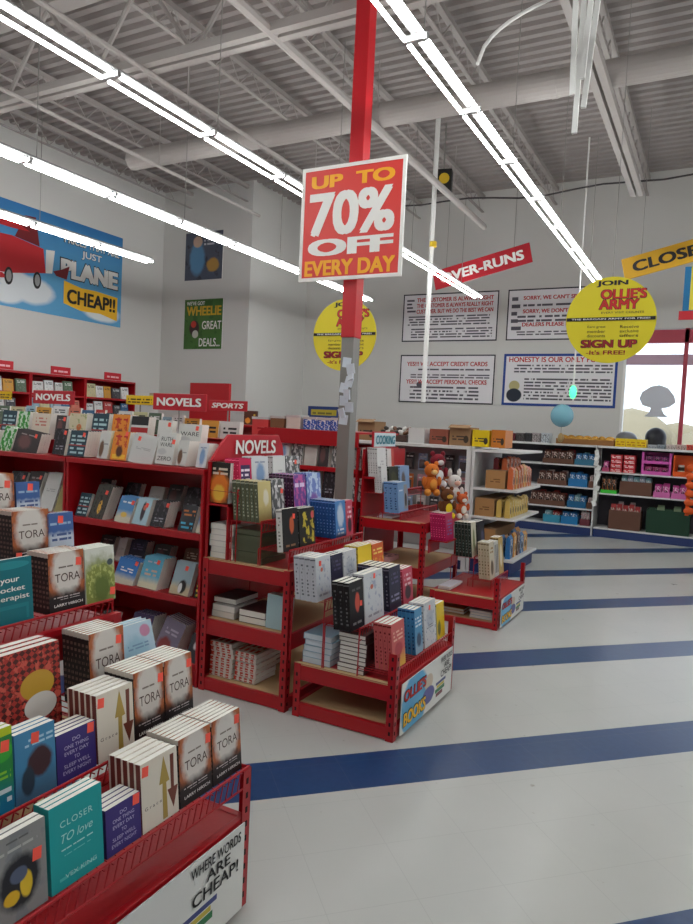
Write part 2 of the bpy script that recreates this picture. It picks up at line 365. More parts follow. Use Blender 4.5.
P = [(.0, .55), (.0, .98), (.55, 1.0), (.95, .93), (1.35, .80), (1.72, .85), (1.72, .93), (1.62, .80), (1.30, .58), (.9, .46), (.4, .44)]
MB().poly([(.0, .5), (.0, 1.0), (.9, 1.05), (1.45, .98), (1.5, .62), (.9, .5), (.4, .46)], -.005, -.001).build('airplane_fuselage', RP, t_)
MB().poly([(1.5, .62), (1.5, .98), (1.66, 1.0), (1.62, .64)], -.0055, -.001).build('airplane_tail_band', INKW, t_)
MB().poly([(1.64, .68), (1.8, .74), (1.95, .82), (1.9, .6), (1.7, .62)], -.005, -.001).build('airplane_tail', BP, t_)
MB().poly([(.95, 1.05), (1.12, 1.4), (1.3, 1.42), (1.38, 1.0)], -.0056, -.001).build('airplane_fin', BP, t_)
MB().poly([(.0, 1.18), (.0, 1.3), (.95, 1.26), (1.2, 1.18), (.9, 1.16)], -.007, -.001).build('airplane_wing', RP, t_)
MB().poly([(.0, .28), (.0, .38), (.75, .48), (.85, .42)], -.007, -.001).build('airplane_lower_wing', RP, t_)
for cx, cz in ((.86, .45), (1.35, .48)): MB().disc((cx, cz), .07, .13, 20, y0=-.008, y1=-.001).build('airplane_wheel', INK, t_); MB().disc((cx, cz), .045, .09, 20, y0=-.010, y1=-.001).build('airplane_wheel_hub', INKG, t_)
# posters on the back left wall
t_ = board('wall_poster', 'small dark blue grey square poster high on back left wall', 'poster', (-8.9, YN-.015, 3.99), .86, .86, art('worn grey blue poster', (78, 84, 100), [('n', 4, .55, (60, 62, 74), 0, 0, 1, 1), ('e', .33, .45, .2, .34, .3, (92, 140, 178)), ('e', .33, .8, .12, .12, .2, (190, 160, 140)), ('w', .5, .72, .95, .95, 3, 8, (190, 190, 200)), ('e', .75, .3, .16, .14, .3, (180, 140, 70))]))
t_ = board('wall_poster', 'green square poster reading GREAT DEALS on back left wall', 'poster', (-8.87, YN-.015, 2.74), .88, .90, art('green poster', (70, 112, 52), [('n', 5, .56, (58, 98, 44), 0, 0, 1, 1), ('e', .27, .42, .13, .16, .2, (60, 40, 44)), ('e', .25, .5, .07, .07, .1, (196, 60, 50)), ('e', .3, .3, .08, .08, .1, (190, 190, 180))]))
words("WE'VE GOT", .07, INKW, t_, .26, .83, .42, bold=.03); words('WHEELIE', .17, mat('amber ink', (206, 168, 40), .5), t_, .45, .69, .8, bold=.05)
words('GREAT', .15, INKW, t_, .64, .43, .44, bold=.02); words('DEALS...', .15, INKW, t_, .6, .12, .48, bold=.02)
t_ = thing('wall_speaker', 'small dark grey box high on the white wall', 'speaker', (-7.35, YW-.12, 4.23)); MB().box(-.2, .2, 0, .12, -.15, .15).build('grille', mat('dark grey', (92, 88, 86), .7), t_, bevel=.01)
t_.location = (xx(285, 250, YW), YW-.125, zY(285, 250, YW))
MB().box(-9.4, -9.0, YN-.3, YN, 1.85, 1.9).build('wall_ledge', mat('beige shelf', (190, 176, 150), .6)); tag(bpy.data.objects['wall_ledge'], 'small beige ledge on the far left wall', 'ledge')
# rule posters
PAP = (232, 230, 234)
def rulecard(px, w, z0, h, lab, key, ls, border=(40, 40, 52), bw=.012):
    a = art(key, border, [('r', bw, bw*w/h, 1-bw, 1-bw*w/h, PAP)]+ls, .6)
    return board('rule_poster', lab, 'poster', (px, YW-.012, z0), w, h, a, 0, th=.01)
dk = (92, 88, 98)
x0 = xx(403, 320, YW); x1 = xx(498, 320, YW); z0 = zY(403, 342, YW); z1 = zY(403, 295, YW)
t_ = rulecard(x0, x1-x0, z0, z1-z0, 'wide white rule poster, upper left of the four on the wall', 'rule one', [('w', .1, .08, .95, .30, 4, 26, dk), ('w', .06, .34, .92, .56, 4, 26, dk), ('w', .04, .62, .14, .92, 4, 12, dk)])
w = x1-x0; h = z1-z0
for i, s in enumerate(('THE CUSTOMER IS ALWAYS RIGHT', 'THE CUSTOMER IS ALWAYS REALLY RIGHT', 'CUSTOMER. BUT WE DO THE BEST WE CAN')): words(s, .085*h, INKR, t_, w*.55, h*(.87-.12*i), w*.8, bold=.04)
x0b = xx(507, 320, YW); 
t_ = rulecard(x0b, w, z0, h, 'wide white rule poster partly behind the yellow round sign', 'rule two', [('w', .15, .66, .95, .74, 1, 24, dk), ('w', .1, .36, .95, .52, 2, 24, dk), ('w', .1, .1, .95, .20, 2, 24, dk), ('w', .04, .2, .14, .92, 5, 12, dk)])
for i, s in enumerate(("SORRY, WE CAN'T SPECIAL ORDER", "SORRY, WE DON'T HAVE LAYAWAY", 'DEALERS PLEASE INQUIRE ABOUT')): words(s, .09*h, INKR, t_, w*.55, h*(.82-.26*i), w*.8, bold=.04)
z0c = zY(401, 402, YW); z1c = zY(401, 355, YW); h = z1c-z0c
t_ = rulecard(x0, w, z0c, h, 'wide white rule poster, lower left of the four on the wall', 'rule three', [('w', .2, .68, .95, .74, 1, 24, dk), ('w', .12, .52, .95, .62, 2, 24, dk), ('w', .12, .08, .85, .38, 4, 24, dk), ('e', .22, .38, .03, .06, .1, dk)])
for i, s in enumerate(('WE ACCEPT CREDIT CARDS', 'WE ACCEPT PERSONAL CHECKS')): words(('YES!!! ' if i == 0 else 'YES!!! ')+s, .09*h, INKR, t_, w*.5, h*(.81-.37*i), w*.85, bold=.03)
x0d = xx(503, 380, YW); x1d = xx(617, 380, YW); z0d = zY(503, 405, YW); z1d = zY(503, 354, YW); w = x1d-x0d; h = z1d-z0d
t_ = rulecard(x0d, w, z0d, h, 'blue bordered poster reading HONESTY IS OUR ONLY POLICY', 'rule four', [('w', .1, .64, .96, .82, 3, 30, dk), ('w', .2, .12, .96, .56, 7, 30, dk), ('e', .11, .38, .05, .1, .1, (190, 180, 130)), ('e', .11, .2, .07, .13, .1, (38, 46, 60))], (38, 72, 150), .022)
words('HONESTY IS OUR ONLY POLICY', .1*h, INKR, t_, w*.5, h*.89, w*.9, bold=.03)
# hanging aisle banners
def banner(label, a, b, th_px, Y, m, s, ink, name='hanging_banner', edge=None, vis=1.0):
    xa = xx(a[0], a[1], Y); za = zY(a[0], a[1], Y); xb = xx(b[0], b[1], Y); zb = zY(b[0], b[1], Y); L = math.hypot(xb-xa, zb-za); h_ = th_px*Y/F*1.05
    t_ = thing(name, label, 'sign', (xa, Y, za), 0, None, -math.atan2(zb-za, xb-xa))
    MB().box(0, L, 0, .012, -h_/2, h_/2, 0, 0).build('panel', m, t_, bevel=.004)
    words(s, h_*.5, ink, t_, L*.5, 0, L*.86, bold=.05)
    for f_ in (.15, .85):
        a_ = -math.atan2(zb-za, xb-xa); MB().rod((0, 0, 0), (0, 0, 1.6), .004, 4).build('hanging_wire', GREY, t_, loc=(L*f_, .006, h_/2), rot=(0, -a_, 0))
    return t_
banner('slanted red hanging banner reading OVER-RUNS', (434, 281), (531, 252), 19, 10.3, RED2, 'OVER-RUNS', INKW)
banner('slanted mustard yellow hanging banner reading CLOSEOUTS', (623, 270), (772, 228), 19, 8.5, mat('mustard card', (206, 158, 24), .5), 'CLOSEOUTS', INK)
t_ = board('hanging_sign', 'blue and yellow sign hanging at the right edge', 'sign', (xx(683, 300, 8.), 8, zY(685, 316, 8)), .5, .5, art('blue yellow sign', (30, 110, 160), [('r', .12, .12, 1, 1, (212, 196, 60)), ('r', .3, .0, 1, .12, (180, 30, 40))]))
MB().box(-.03, .22, -.01, .0, -.04, .05).build('red_label', RED2, t_); MB().rod((.1, .006, .5), (.1, .006, 2.4), .004, 4).build('hanging_wire', GREY, t_)
# round yellow signs
YD = mat('yellow sign disc', (222, 208, 30), .5)
def roundsign(px, py, label):
    Y = 6.0; t_ = thing('round_sign', label, 'sign', (xx(px, py, Y), Y, zY(px, py, Y)), 0, 'round yellow sign up signs')
    MB().disc((0, 0), .345, .345, 48, y0=0, y1=.01).build('disc', YD, t_)
    R = .345
    words('JOIN', .05, INK, t_, .0, R*.84, .24, bold=.05); words("OLLIE'S", .075, mat('scarlet ink', (200, 40, 36), .5), t_, .09, R*.60, .34, INK, bold=.05)
    words('ARMY', .075, mat('scarlet ink', (200, 40, 36), .5), t_, .06, R*.36, .30, INK, bold=.05); words('EVERY VISIT COUNTS', .016, INK, t_, .09, R*.17, .32)
    MB().box(-R*.98, R*.98, -.006, -.001, -.005, .022).build('black_stripe', INK, t_); words('THE BARGAIN ARMY FOR FREE!', .013, INKW, t_, 0, .0085, .6, bold=.03, y=-.009)
    for i, (l, r_) in enumerate((('Earn great', 'Receive'), ('member', 'exclusive'), ('discounts', 'offers'))): words(l, .024, INK, t_, -.1, -.055-.035*i, .14); words(r_, .024, INK, t_, .15, -.055-.035*i, .14)
    words('SIGN UP', .06, mat('dark red ink', (150, 26, 30), .5), t_, -.0, -.19, .42, INK, bold=.06); words("-It's FREE!", .035, mat('dark red ink', (150, 26, 30), .5), t_, -.02, -.26, .30, bold=.03)
    MB().rod((0, .005, .34), (0, .005, 3.25), .003, 4).build('hanging_wire', GREY, t_)
roundsign(610, 320, 'round yellow SIGN UP sign hanging in front of the window corner'); roundsign(344, 335, 'round yellow SIGN UP sign half hidden behind the red column')
# ---------------------------------------------------------------- column and sale sign
cx, cy = -2.395, 4.50
t_ = thing('support_column', 'square steel column painted red above and bare grey below', 'column', (cx, cy, 0))
MB().box(-.05, .05, -.05, .05, 0, 2.12).build('grey_lower_post', GREY, t_, bevel=.004); MB().box(-.055, .055, -.055, .055, 2.12, 5.6).build('red_upper_post', mat('red paint', (196, 24, 36), .4), t_, bevel=.004)
sx0 = -2.8; t_ = board('sale_sign', 'red sale sign on the column reading UP TO 70% OFF EVERY DAY', 'sign', (sx0, 4.40, 2.52), .82, .81, mat('sale red card', (222, 58, 52), .45), 0, WHITE)
for a in ((0, .82, .785, .81), (0, .82, 0, .025), (0, .025, .025, .785), (.795, .82, .025, .785)): MB().box(a[0], a[1], -.004, .0, a[2], a[3]).build('white_border', INKW, t_)
OR = mat('amber ink', (250, 176, 30), .5)
words('UP  TO', .09, OR, t_, .41, .70, .66, bold=.06); words('70%', .31, INKW, t_, .41, .47, .68, bold=.05); words('OFF', .12, INKW, t_, .41, .235, .68, bold=.07); words('EVERY DAY', .11, OR, t_, .41, .09, .72, bold=.05)
t_ = thing('plastic_bag', 'clear crumpled plastic bag taped to the grey part of the column', 'bag', (-2.36, 4.41, 1.5))
mb = MB(); rr = random.Random(3)
for i in range(10): mb.obox((rr.uniform(-.025, .03), rr.uniform(-.02, .0), .03+i*.045), (.03, .006, .035), (rr.uniform(-.3, .3), rr.uniform(-.4, .4), rr.uniform(-.8, .8)))
mb.build('crumpled_film', mat('milky plastic', (206, 212, 222), .25), t_)
# ================================================================ FURNITURE
def slots(mb, x, y, z0, z1, ax, mi=1):
    z = z0+.03
    while z < z1-.03:
        if ax == 'y': mb.box(x-.005, x+.005, y-.0012, y+.001, z, z+.018, mi)
        else: mb.box(x-.001, x+.0012, y-.005, y+.005, z, z+.018, mi)
        z += .045
def display_table(label, x0, x1, y0, y1, levels, grp, board_top=True, beam=.085, posttop=0):
    """boltless steel table: posts, beams on four sides at each level, decks"""
    t_ = thing('display_table', label, 'display table', ((x0+x1)/2, (y0+y1)/2, 0), 0, grp); ox, oy = (x0+x1)/2, (y0+y1)/2
    zt = levels[-1]; P = .04
    for sx in (0, 1):
        for sy in (0, 1):
            X = x0-ox if sx == 0 else x1-ox; Y = y0-oy if sy == 0 else y1-oy; dx = P if sx == 0 else -P; dy = P if sy == 0 else -P
            mb = MB(); top = zt+(posttop if sx else 0)
            mb.box(min(X, X+dx), max(X, X+dx), min(Y, Y+.003*(1 if dy > 0 else -1)), max(Y, Y+.003*(1 if dy > 0 else -1)), 0, top)
            mb.box(min(X, X+.003*(1 if dx > 0 else -1)), max(X, X+.003*(1 if dx > 0 else -1)), min(Y, Y+dy), max(Y, Y+dy), 0, top)
            if sy == 0: slots(mb, X+dx/2, Y, 0, top, 'y')
            if sx == 1: slots(mb, X, Y+dy/2, 0, top, 'x')
            mb.build('post', [RED, DARKHOLE], t_)
    for i, z in enumerate(levels):
        last = i == len(levels)-1; bz0 = max(.004, z-beam); bz1 = z
        mb = MB(); mb.box(x0+.004-ox, x1-.004-ox, y0+.004-oy, y0+.026-oy, bz0, bz1).box(x0+.004-ox, x1-.004-ox, y1-.026-oy, y1-.004-oy, bz0, bz1)
        mb.box(x0+.004-ox, x0+.026-ox, y0+.026-oy, y1-.026-oy, bz0, bz1).box(x1-.026-ox, x1-.004-ox, y0+.026-oy, y1-.026-oy, bz0, bz1); mb.build('beam', RED, t_, bevel=.003)
        d = MB().box(x0+.026-ox, x1-.026-ox, y0+.026-oy, y1-.026-oy, z-.014, z-.002)
        if last:
            d.build('shelf_deck', RED, t_); MB().box(x0+.004-ox, x1-.004-ox, y0+.003-oy, y0+.0035-oy, z-.007, z-.002).box(x0+.004-ox, x1-.004-ox, y0+.004-oy, y0+.03-oy, z, z+.002).build('board_edge', TAN, t_)
        else: d.build('shelf_deck', TAN, t_)
    return t_
def rack(parent, tiers, y0, y1, zbase, ends=True, depth=.17):
    """stepped wire book rack standing on a table; parent-local via world coords"""
    o = Vector(parent.location)
    for (x, z) in tiers:
        mb = MB(); q = lambda a, c, d_: (a-o.x, c-o.y, d_-o.z)
        zf = z-.004
        mb.rod(q(x+.022, y0, zf-.045), q(x+.022, y1, zf-.045), .0035, 6).rod(q(x+.022, y0, zf+.014), q(x+.022, y1, zf+.014), .0045, 6).rod(q(x-depth, y0, zf), q(x-depth, y1, zf), .0035, 6)
        n = int((y1-y0)/.028)
        for i in range(n+1):
            y = y0+(y1-y0)*i/n
            mb.rod(q(x-depth, y, zf), q(x+.022, y, zf), .0018, 4); mb.rod(q(x+.022, y, zf-.045), q(x+.022, min(y1, y+(y1-y0)/n*.6), zf+.014), .002, 4)
        for y in (y0, y1): mb.rod(q(x+.022, y, zbase), q(x+.022, y, zf+.014), .0035, 5); mb.rod(q(x-depth, y, zbase), q(x-depth, y, zf), .0035, 5)
        mb.build('wire_rack', RED, parent)
# ---------------------------------------------------------------- books
BK = {}
def book_mesh(front, spine, w, h, t, pages=PAGES):
    k = ('b', front.name, spine.name, round(w, 3), round(h, 3), round(t, 4), pages.name)
    if k not in BK:
        U = [(0, 0), (1, 0), (1, 1), (0, 1)]
        c = MB(); e = .0004
        c.box(0, w, 0, e, 0, h, 1, 0); c.box(0, w, t-e, t, 0, h, 1); c.box(-.0005, e, 0, t, 0, h, 1)
        p = MB().box(e, w-.0005, e, t-e, .0005, h-.0003)
        s1 = MB().box(0, w, 0, t, 0, h, 2); s1.m[0] = 0; s1.m[1] = 1; s1.m[2] = 1
        BK[k] = (c.mesh('cover', [front, spine]), p.mesh('page_block', [pages]), s1.mesh('book', [front, spine, pages]))
    return BK[k]
FAR = MB(); FARM = []
NB = 0
SH = {'lean': .09}
def stack(name, front, spine, X, Y, Z, w, h, t, n, face, label, backlabel, group, lean=.08, parts=True, titles=(), sticker=None, roll=0, jit=0, gap=.0003, far=False):
    """n copies standing one behind another; face 0: covers face -y, 1: covers face +x. origin: lower left front corner"""
    global NB
    rz = math.pi/2 if face else 0
    R = Euler((-lean, roll, rz)); Rm = R.to_matrix(); Rz = Matrix.Rotation(rz, 3, 'Z')
    if far:
        for i in range(min(n, 4)):
            off = Rz@Vector((0, (t+gap)*i/math.cos(lean), 0)); base = Vector((X, Y, Z))+off; s1 = MB().box(0, w, 0, t, 0, h, 2); s1.m[:3] = [0, 1, 1]
            for m_ in (front, spine, PAGES):
                if m_ not in FARM: FARM.append(m_)
            ids = [FARM.index(m_) for m_ in (front, spine, PAGES)]
            for f_, m_, u_ in zip(s1.f, s1.m, s1.uv): FAR.face([base+Rm@Vector(s1.v[q]) for q in f_], ids[m_], u_)
        return
    cm, pm, sm = book_mesh(front, spine, w, h, t); name = 'book'
    nfar = n if parts else 1
    if nfar < n: o1 = Rz@Vector((0, (t+gap)/math.cos(lean), 0)); stack(name, front, spine, X+o1.x, Y+o1.y, Z, w, h, t, n-1, face, label, backlabel, group, lean, False, (), None, roll, 0, gap, True)
    for i in range(nfar):
        off = Rz@Vector((0, (t+gap)*i/math.cos(lean), 0)); base = Vector((X, Y, Z))+off
        lb = label if i == 0 else backlabel
        if parts:
            o = link(name, None); o.empty_display_size = .03; cv = link('cover', cm, o); link('page_block', pm, o)
        else: o = link(name, sm); cv = o
        dz = 0 if not jit else 0
        o.location = base; o.rotation_euler = R
        if jit: o.rotation_euler.z += random.uniform(-jit, jit)*.3
        tag(o, lb, 'book', group); NB += 1
        if i == 0:
            for ti in titles: words(ti[0], ti[1]*h, ti[2], cv, ti[3]*w, ti[4]*h, ti[5]*w, y=-.0006, **(ti[6] if len(ti) > 6 else {}), name='title')
            if front.name.startswith('cream cover with gold'):
                MB().poly([(w*a, h*b_) for a, b_ in ((.55, .03), (.68, .03), (.67, .55), (.76, .56), (.62, .95), (.48, .56), (.57, .56))], -.0007, 0).build('printed_gold_arrow', flat((172, 146, 70)), cv)
                MB().poly([(w*a, h*b_) for a, b_ in ((.80, .92), (.90, .92), (.88, .42), (.99, .42), (.85, .12), (.70, .42), (.80, .42))], -.0008, 0).build('printed_brown_arrow', flat((112, 54, 38)), cv)
            if sticker:
                MB().box(-.011, .011, -.0008, 0, -.013, .013).build('price_sticker', STICK, cv, loc=(sticker[0]*w, 0, sticker[1]*h), rot=(0, .1, 0))
ORD = ['1st', '2nd', '3rd', '4th', '5th', '6th', '7th', '8th', '9th', '10th', '11th', '12th', '13th', '14th', '15th', '16th', '17th', '18th', '19th', '20th', '21st', '22nd', '23rd', '24th']
# cover prints
TORA = art('paperback cover orange and white', (176, 98, 56), [('n', 5, .5, (132, 70, 44), 0, 0, 1, 1), ('e', .5, .66, .40, .42, .35, (214, 208, 202)), ('g', .40, .26, (34, 27, 28)), ('w', .25, .73, .75, .78, 1, 9, (130, 118, 110)), ('w', .12, .24, .9, .275, 1, 12, (190, 180, 180)), ('w', .3, .205, .9, .225, 1, 12, (190, 180, 180))])
TORAS = art('paperback spine near black', (30, 25, 27), [('w', .2, .1, .8, .9, 10, 3, (112, 92, 84)), ('r', 0, .93, 1, 1, (190, 180, 170))])
GRACE = art('cream cover with gold and brown arrow', (222, 214, 200), [])
GRACES = art('brown and cream spine', (110, 48, 42), [('r', 0, 0, .3, 1, (214, 204, 190))])
PURP = art('purple cover', (62, 50, 120), []); PURPS = art('purple spine', (44, 36, 92), [])
TEAL = art('teal cover', (30, 158, 160), [('w', .2, .44, .8, .47, 1, 16, (190, 226, 224)), ('w', .25, .37, .75, .39, 1, 16, (120, 200, 200)), ('w', .15, .10, .85, .17, 1, 7, (84, 190, 188))]); TEALS = art('teal spine', (24, 140, 142), [])
GREYB = art('grey cover with yellow fruit', (140, 140, 140), [('n', 3, .5, (128, 130, 134), 0, 0, 1, 1), ('e', .5, .42, .36, .3, .3, (34, 34, 40)), ('e', .36, .28, .14, .08, .2, (222, 176, 40)), ('e', .62, .36, .11, .15, .2, (226, 190, 50)), ('e', .5, .5, .15, .09, .2, (86, 96, 120)), ('w', .3, .9, .75, .94, 1, 9, (96, 96, 96)), ('w', .15, .80, .85, .86, 1, 8, (180, 180, 178))])
GREEN = art('green yellow and blue cover', (44, 140, 70), [('g', .45, .12, (30, 120, 160)), ('r', 0, .9, 1, 1, (190, 208, 40)), ('e', .8, .72, .2, .12, .1, (60, 170, 60)), ('w', .3, .4, .95, .52, 2, 5, (140, 200, 60)), ('w', .5, .12, .95, .34, 2, 3, (220, 230, 235))])
BLUP = art('sky blue photo cover', (70, 136, 180), [('g', .5, .1, (70, 110, 140)), ('e', .6, .5, .3, .22, .3, (70, 44, 50)), ('e', .3, .28, .16, .2, .3, (44, 60, 76)), ('w', .25, .76, .95, .9, 2, 6, (170, 206, 226))])
REDP = art('red patterned cover with gold and white discs', (176, 56, 50), [('k', 5, 7, (84, 38, 34)), ('n', 9, .55, (206, 92, 76), 0, 0, 1, 1), ('e', .62, .55, .27, .17, .02, (200, 158, 58)), ('e', .66, .30, .26, .155, .02, (222, 218, 210))])
REDPS = art('red patterned spine', (150, 40, 38), [('n', 12, .5, (90, 30, 30), 0, 0, 1, 1), ('r', .2, .45, .8, .8, (190, 140, 50))])
THER = art('dark teal cover', (22, 112, 124), [('e', .5, .9, .45, .06, .1, (40, 140, 150)), ('r', .1, .06, .9, .3, (30, 128, 138)), ('r', .16, .0, .84, .24, (22, 112, 124))])
GW = art('pale cover with green leaves', (214, 216, 206), [('e', .5, .3, .7, .5, .5, (132, 142, 70)), ('n', 11, .52, (176, 184, 110), .05, .1, 1, .7), ('e', .55, .25, .3, .25, .5, (96, 112, 52)), ('e', .85, .7, .1, .06, .2, (70, 84, 90))])
LBL = art('pale blue cover', (176, 200, 216), [('e', .4, .5, .4, .3, .5, (150, 186, 206)), ('w', .15, .6, .8, .7, 2, 7, (120, 150, 180)), ('e', .75, .85, .16, .1, .2, (190, 130, 160))])
BLW = art('blue and white cover', (66, 100, 160), [('g', .62, .5, (190, 200, 214)), ('w', .15, .42, .9, .62, 2, 6, (70, 90, 140)), ('g', .3, .2, (96, 120, 160)), ('w', .1, .75, .9, .85, 1, 6, (150, 180, 210))])
SN = {}
def flat(c, nm='plain cover'):
    k = str(c)
    if k not in SN: SN[k] = mat(nm+' '+k, c, .42)
    return SN[k]
T_tora = [('TORA', .14, INKB, .52, .57, .70), ('LARRY HIRSCH', .045, INKW, .52, .12, .8, {'bold': .02})]
T_grace = [('G r a c e', .05, INKB, .30, .33, .45)]
T_purp = [(s, .075, mat('lilac ink', (196, 190, 226), .5), .5, .80-.125*i, wd) for i, (s, wd) in enumerate((('DO', .2), ('ONE THING', .62), ('EVERY DAY', .62), ('TO', .14), ('SLEEP WELL', .66), ('EVERY NIGHT', .72)))]
T_teal = [('CLOSER', .075, mat('pale teal ink', (180, 226, 222), .5), .5, .75, .62, {'sp': 1.15}), ('TO love', .10, mat('pale teal ink', (180, 226, 222), .5), .5, .58, .6, {'shear': .3}), ('VEX KING', .05, mat('pale teal ink', (180, 226, 222), .5), .55, .13, .6)]
T_ther = [('your', .085, INKW, .5, .66, .42, {'bold': .02}), ('pocket', .10, INKW, .5, .53, .66, {'bold': .02}), ('therapist', .10, INKW, .5, .40, .84, {'bold': .02})]
# ================================================================ NEAR ENDCAP
G_ = 'red steel display tables at the aisle ends'
nl = display_table('low red display table nearest the camera, bottom of the picture', -1.765, -1.2, .55, 1.74, [.07, .285], G_, posttop=.15)
nt = display_table('tall red display table nearest the camera behind the low one', -2.45, -1.78, .55, 1.76, [.07, .40, .795], G_)
rack(nl, [(-1.225, .43), (-1.42, .548), (-1.60, .612)], .56, 1.73, .285)
rack(nt, [(-1.84, .845), (-2.04, .965), (-2.22, 1.075)], .56, 1.75, .795)
MB().box(-.335, -.31+.0, -.6, .6, .795, .815).build('rack_rail', RED, nt, loc=(.645, 0, 0))
# promo poster on the low table
def promo(label, x, y0, w, z0, h):
    a = art('promo print', (226, 226, 222), [('e', .24, .46, .24, .62, .12, (92, 170, 214)), ('e', .12, .2, .1, .2, .2, (92, 170, 214)), ('e', .5, .62, .08, .17, .1, (206, 190, 170)), ('e', .5, .34, .12, .18, .12, (84, 84, 150)), ('r', .66, .14, .80, .22, (120, 50, 60)), ('r', .64, .23, .84, .31, (40, 120, 70)), ('r', .67, .32, .83, .38, (200, 180, 60)), ('r', .65, .39, .86, .45, (60, 70, 130))])
    t_ = board('promo_poster', label, 'poster', (x, y0, z0), w, h, a, math.pi/2, th=.004, group='white book promo posters on the low tables')
    words("OLLIE'S", h*.22, mat('scarlet ink', (200, 40, 36), .5), t_, w*.235, h*.72, w*.40, INK, bold=.05); words('BOOKS', h*.26, INKY, t_, w*.24, h*.26, w*.40, INK, bold=.05)
    words('WHERE WORDS', h*.115, INK, t_, w*.85, h*.885, w*.25, bold=.02); words('ARE', h*.12, INK, t_, w*.86, h*.74, w*.12, bold=.02); words('CHEAP!', h*.14, INK, t_, w*.85, h*.58, w*.23, bold=.02)
promo('white poster on the nearest low red table reading WHERE WORDS ARE CHEAP!', -1.188, .80, .90, .012, .27)
def nrow(specs, x, z, rowname):
    for (key, y0, w, h, t, n, fr, sp_, tt, st, lab) in specs:
        stack(key, fr, sp_, x, y0, z, w, h-.0, t, n, 1, lab+', front copy, '+rowname, lab+', rear copies, '+rowname, key+' stack '+lab[-12:]+rowname, lean=.10, titles=tt, sticker=st)
c0 = 'orange, white and black paperback'
nrow([('cookbook', .885, .135, .185, .018, 2, GREYB, flat((60, 60, 64)), [], (.83, .62), 'grey cookbook with yellow fruit bowl'),
      ('teal_book', 1.03, .148, .192, .016, 3, TEAL, TEALS, T_teal, None, 'teal hardcover titled CLOSER TO love'),
      ('purple_book', 1.187, .113, .116, .017, 4, PURP, PURPS, T_purp, (.88, .88), 'purple hardcover about sleeping well'),
      ('cream_book', 1.305, .135, .178, .022, 5, GRACE, GRACES, T_grace, (.12, .87), 'cream book with gold and brown arrow'),
      ('paperback_book', 1.447, .135, .187, .016, 7, TORA, TORAS, T_tora, (.92, .8), c0+' beside the cream book'),
      ('paperback_book', 1.588, .135, .187, .016, 7, TORA, TORAS, T_tora, (.88, .84), c0+' at the right end')], -1.225, .431, 'lowest row, nearest table')
nrow([('green_book', .95, .13, .20, .018, 2, GREEN, flat((40, 120, 60)), [], (.85, .78), 'green and blue book with yellow top'),
      ('blue_book', 1.085, .115, .17, .018, 3, BLUP, flat((60, 130, 180)), [], (.5, .86), 'sky blue book with dark photo figure'),
      ('purple_book', 1.203, .125, .125, .017, 4, PURP, PURPS, T_purp, (.88, .88), 'purple hardcover about sleeping well'),
      ('cream_book', 1.335, .133, .185, .022, 5, GRACE, GRACES, T_grace, (.12, .87), 'cream book with gold and brown arrow'),
      ('paperback_book', 1.472, .122, .205, .016, 7, TORA, TORAS, T_tora, (.9, .8), c0+' beside the cream book'),
      ('paperback_book', 1.598, .125, .205, .016, 7, TORA, TORAS, T_tora, (.9, .84), c0+' at the right end')], -1.42, .549, 'second row, nearest table')
nrow([('red_book', 1.165, .20, .235, .03, 3, REDP, REDPS, [], None, 'thick red patterned hardcover with gold and white discs'),
      ('paperback_book', 1.47, .138, .222, .016, 7, TORA, TORAS, T_tora, (.85, .82), c0)], -1.60, .613, 'third row, nearest table')
stack('pale_blue_book', LBL, flat((170, 200, 216)), -1.60, 1.63, .614, .14, .205, .02, 3, 1, 'pale blue slim book leaning over at the end of the third row, front copy', 'pale blue slim book leaning, copy behind, third row', 'pale blue leaning books', lean=.30, roll=.0)
nrow([('teal_book', 1.30, .155, .20, .018, 1, THER, flat((20, 100, 110)), T_ther, None, 'dark teal book titled your pocket therapist'),
      ('paperback_book', 1.515, .142, .195, .016, 6, TORA, TORAS, T_tora, (.85, .8), c0),
      ('leafy_book', 1.662, .128, .19, .018, 4, GW, flat((200, 204, 196)), [], (.9, .16), 'pale book with green leaves')], -1.845, .846, 'lowest row, nearest tall table')
nrow([('paperback_book', yy(14.5, 530, -2.04), .145, .19, .016, 6, TORA, TORAS, T_tora, (.15, .2), c0), ('blue_white_book', yy(50, 530, -2.04), .11, .17, .016, 2, BLW, flat((40, 60, 110)), [], (.5, .86), 'blue and white paperback')], -2.04, .966, 'second row, nearest tall table')
nrow([('paperback_book', 1.53, .135, .19, .016, 4, TORA, TORAS, T_tora, (.8, .8), c0), ('blue_white_book', 1.672, .10, .155, .016, 2, BLW, flat((40, 60, 110)), [], (.6, .88), 'blue and white paperback')], -2.22, 1.076, 'top row, nearest tall table')
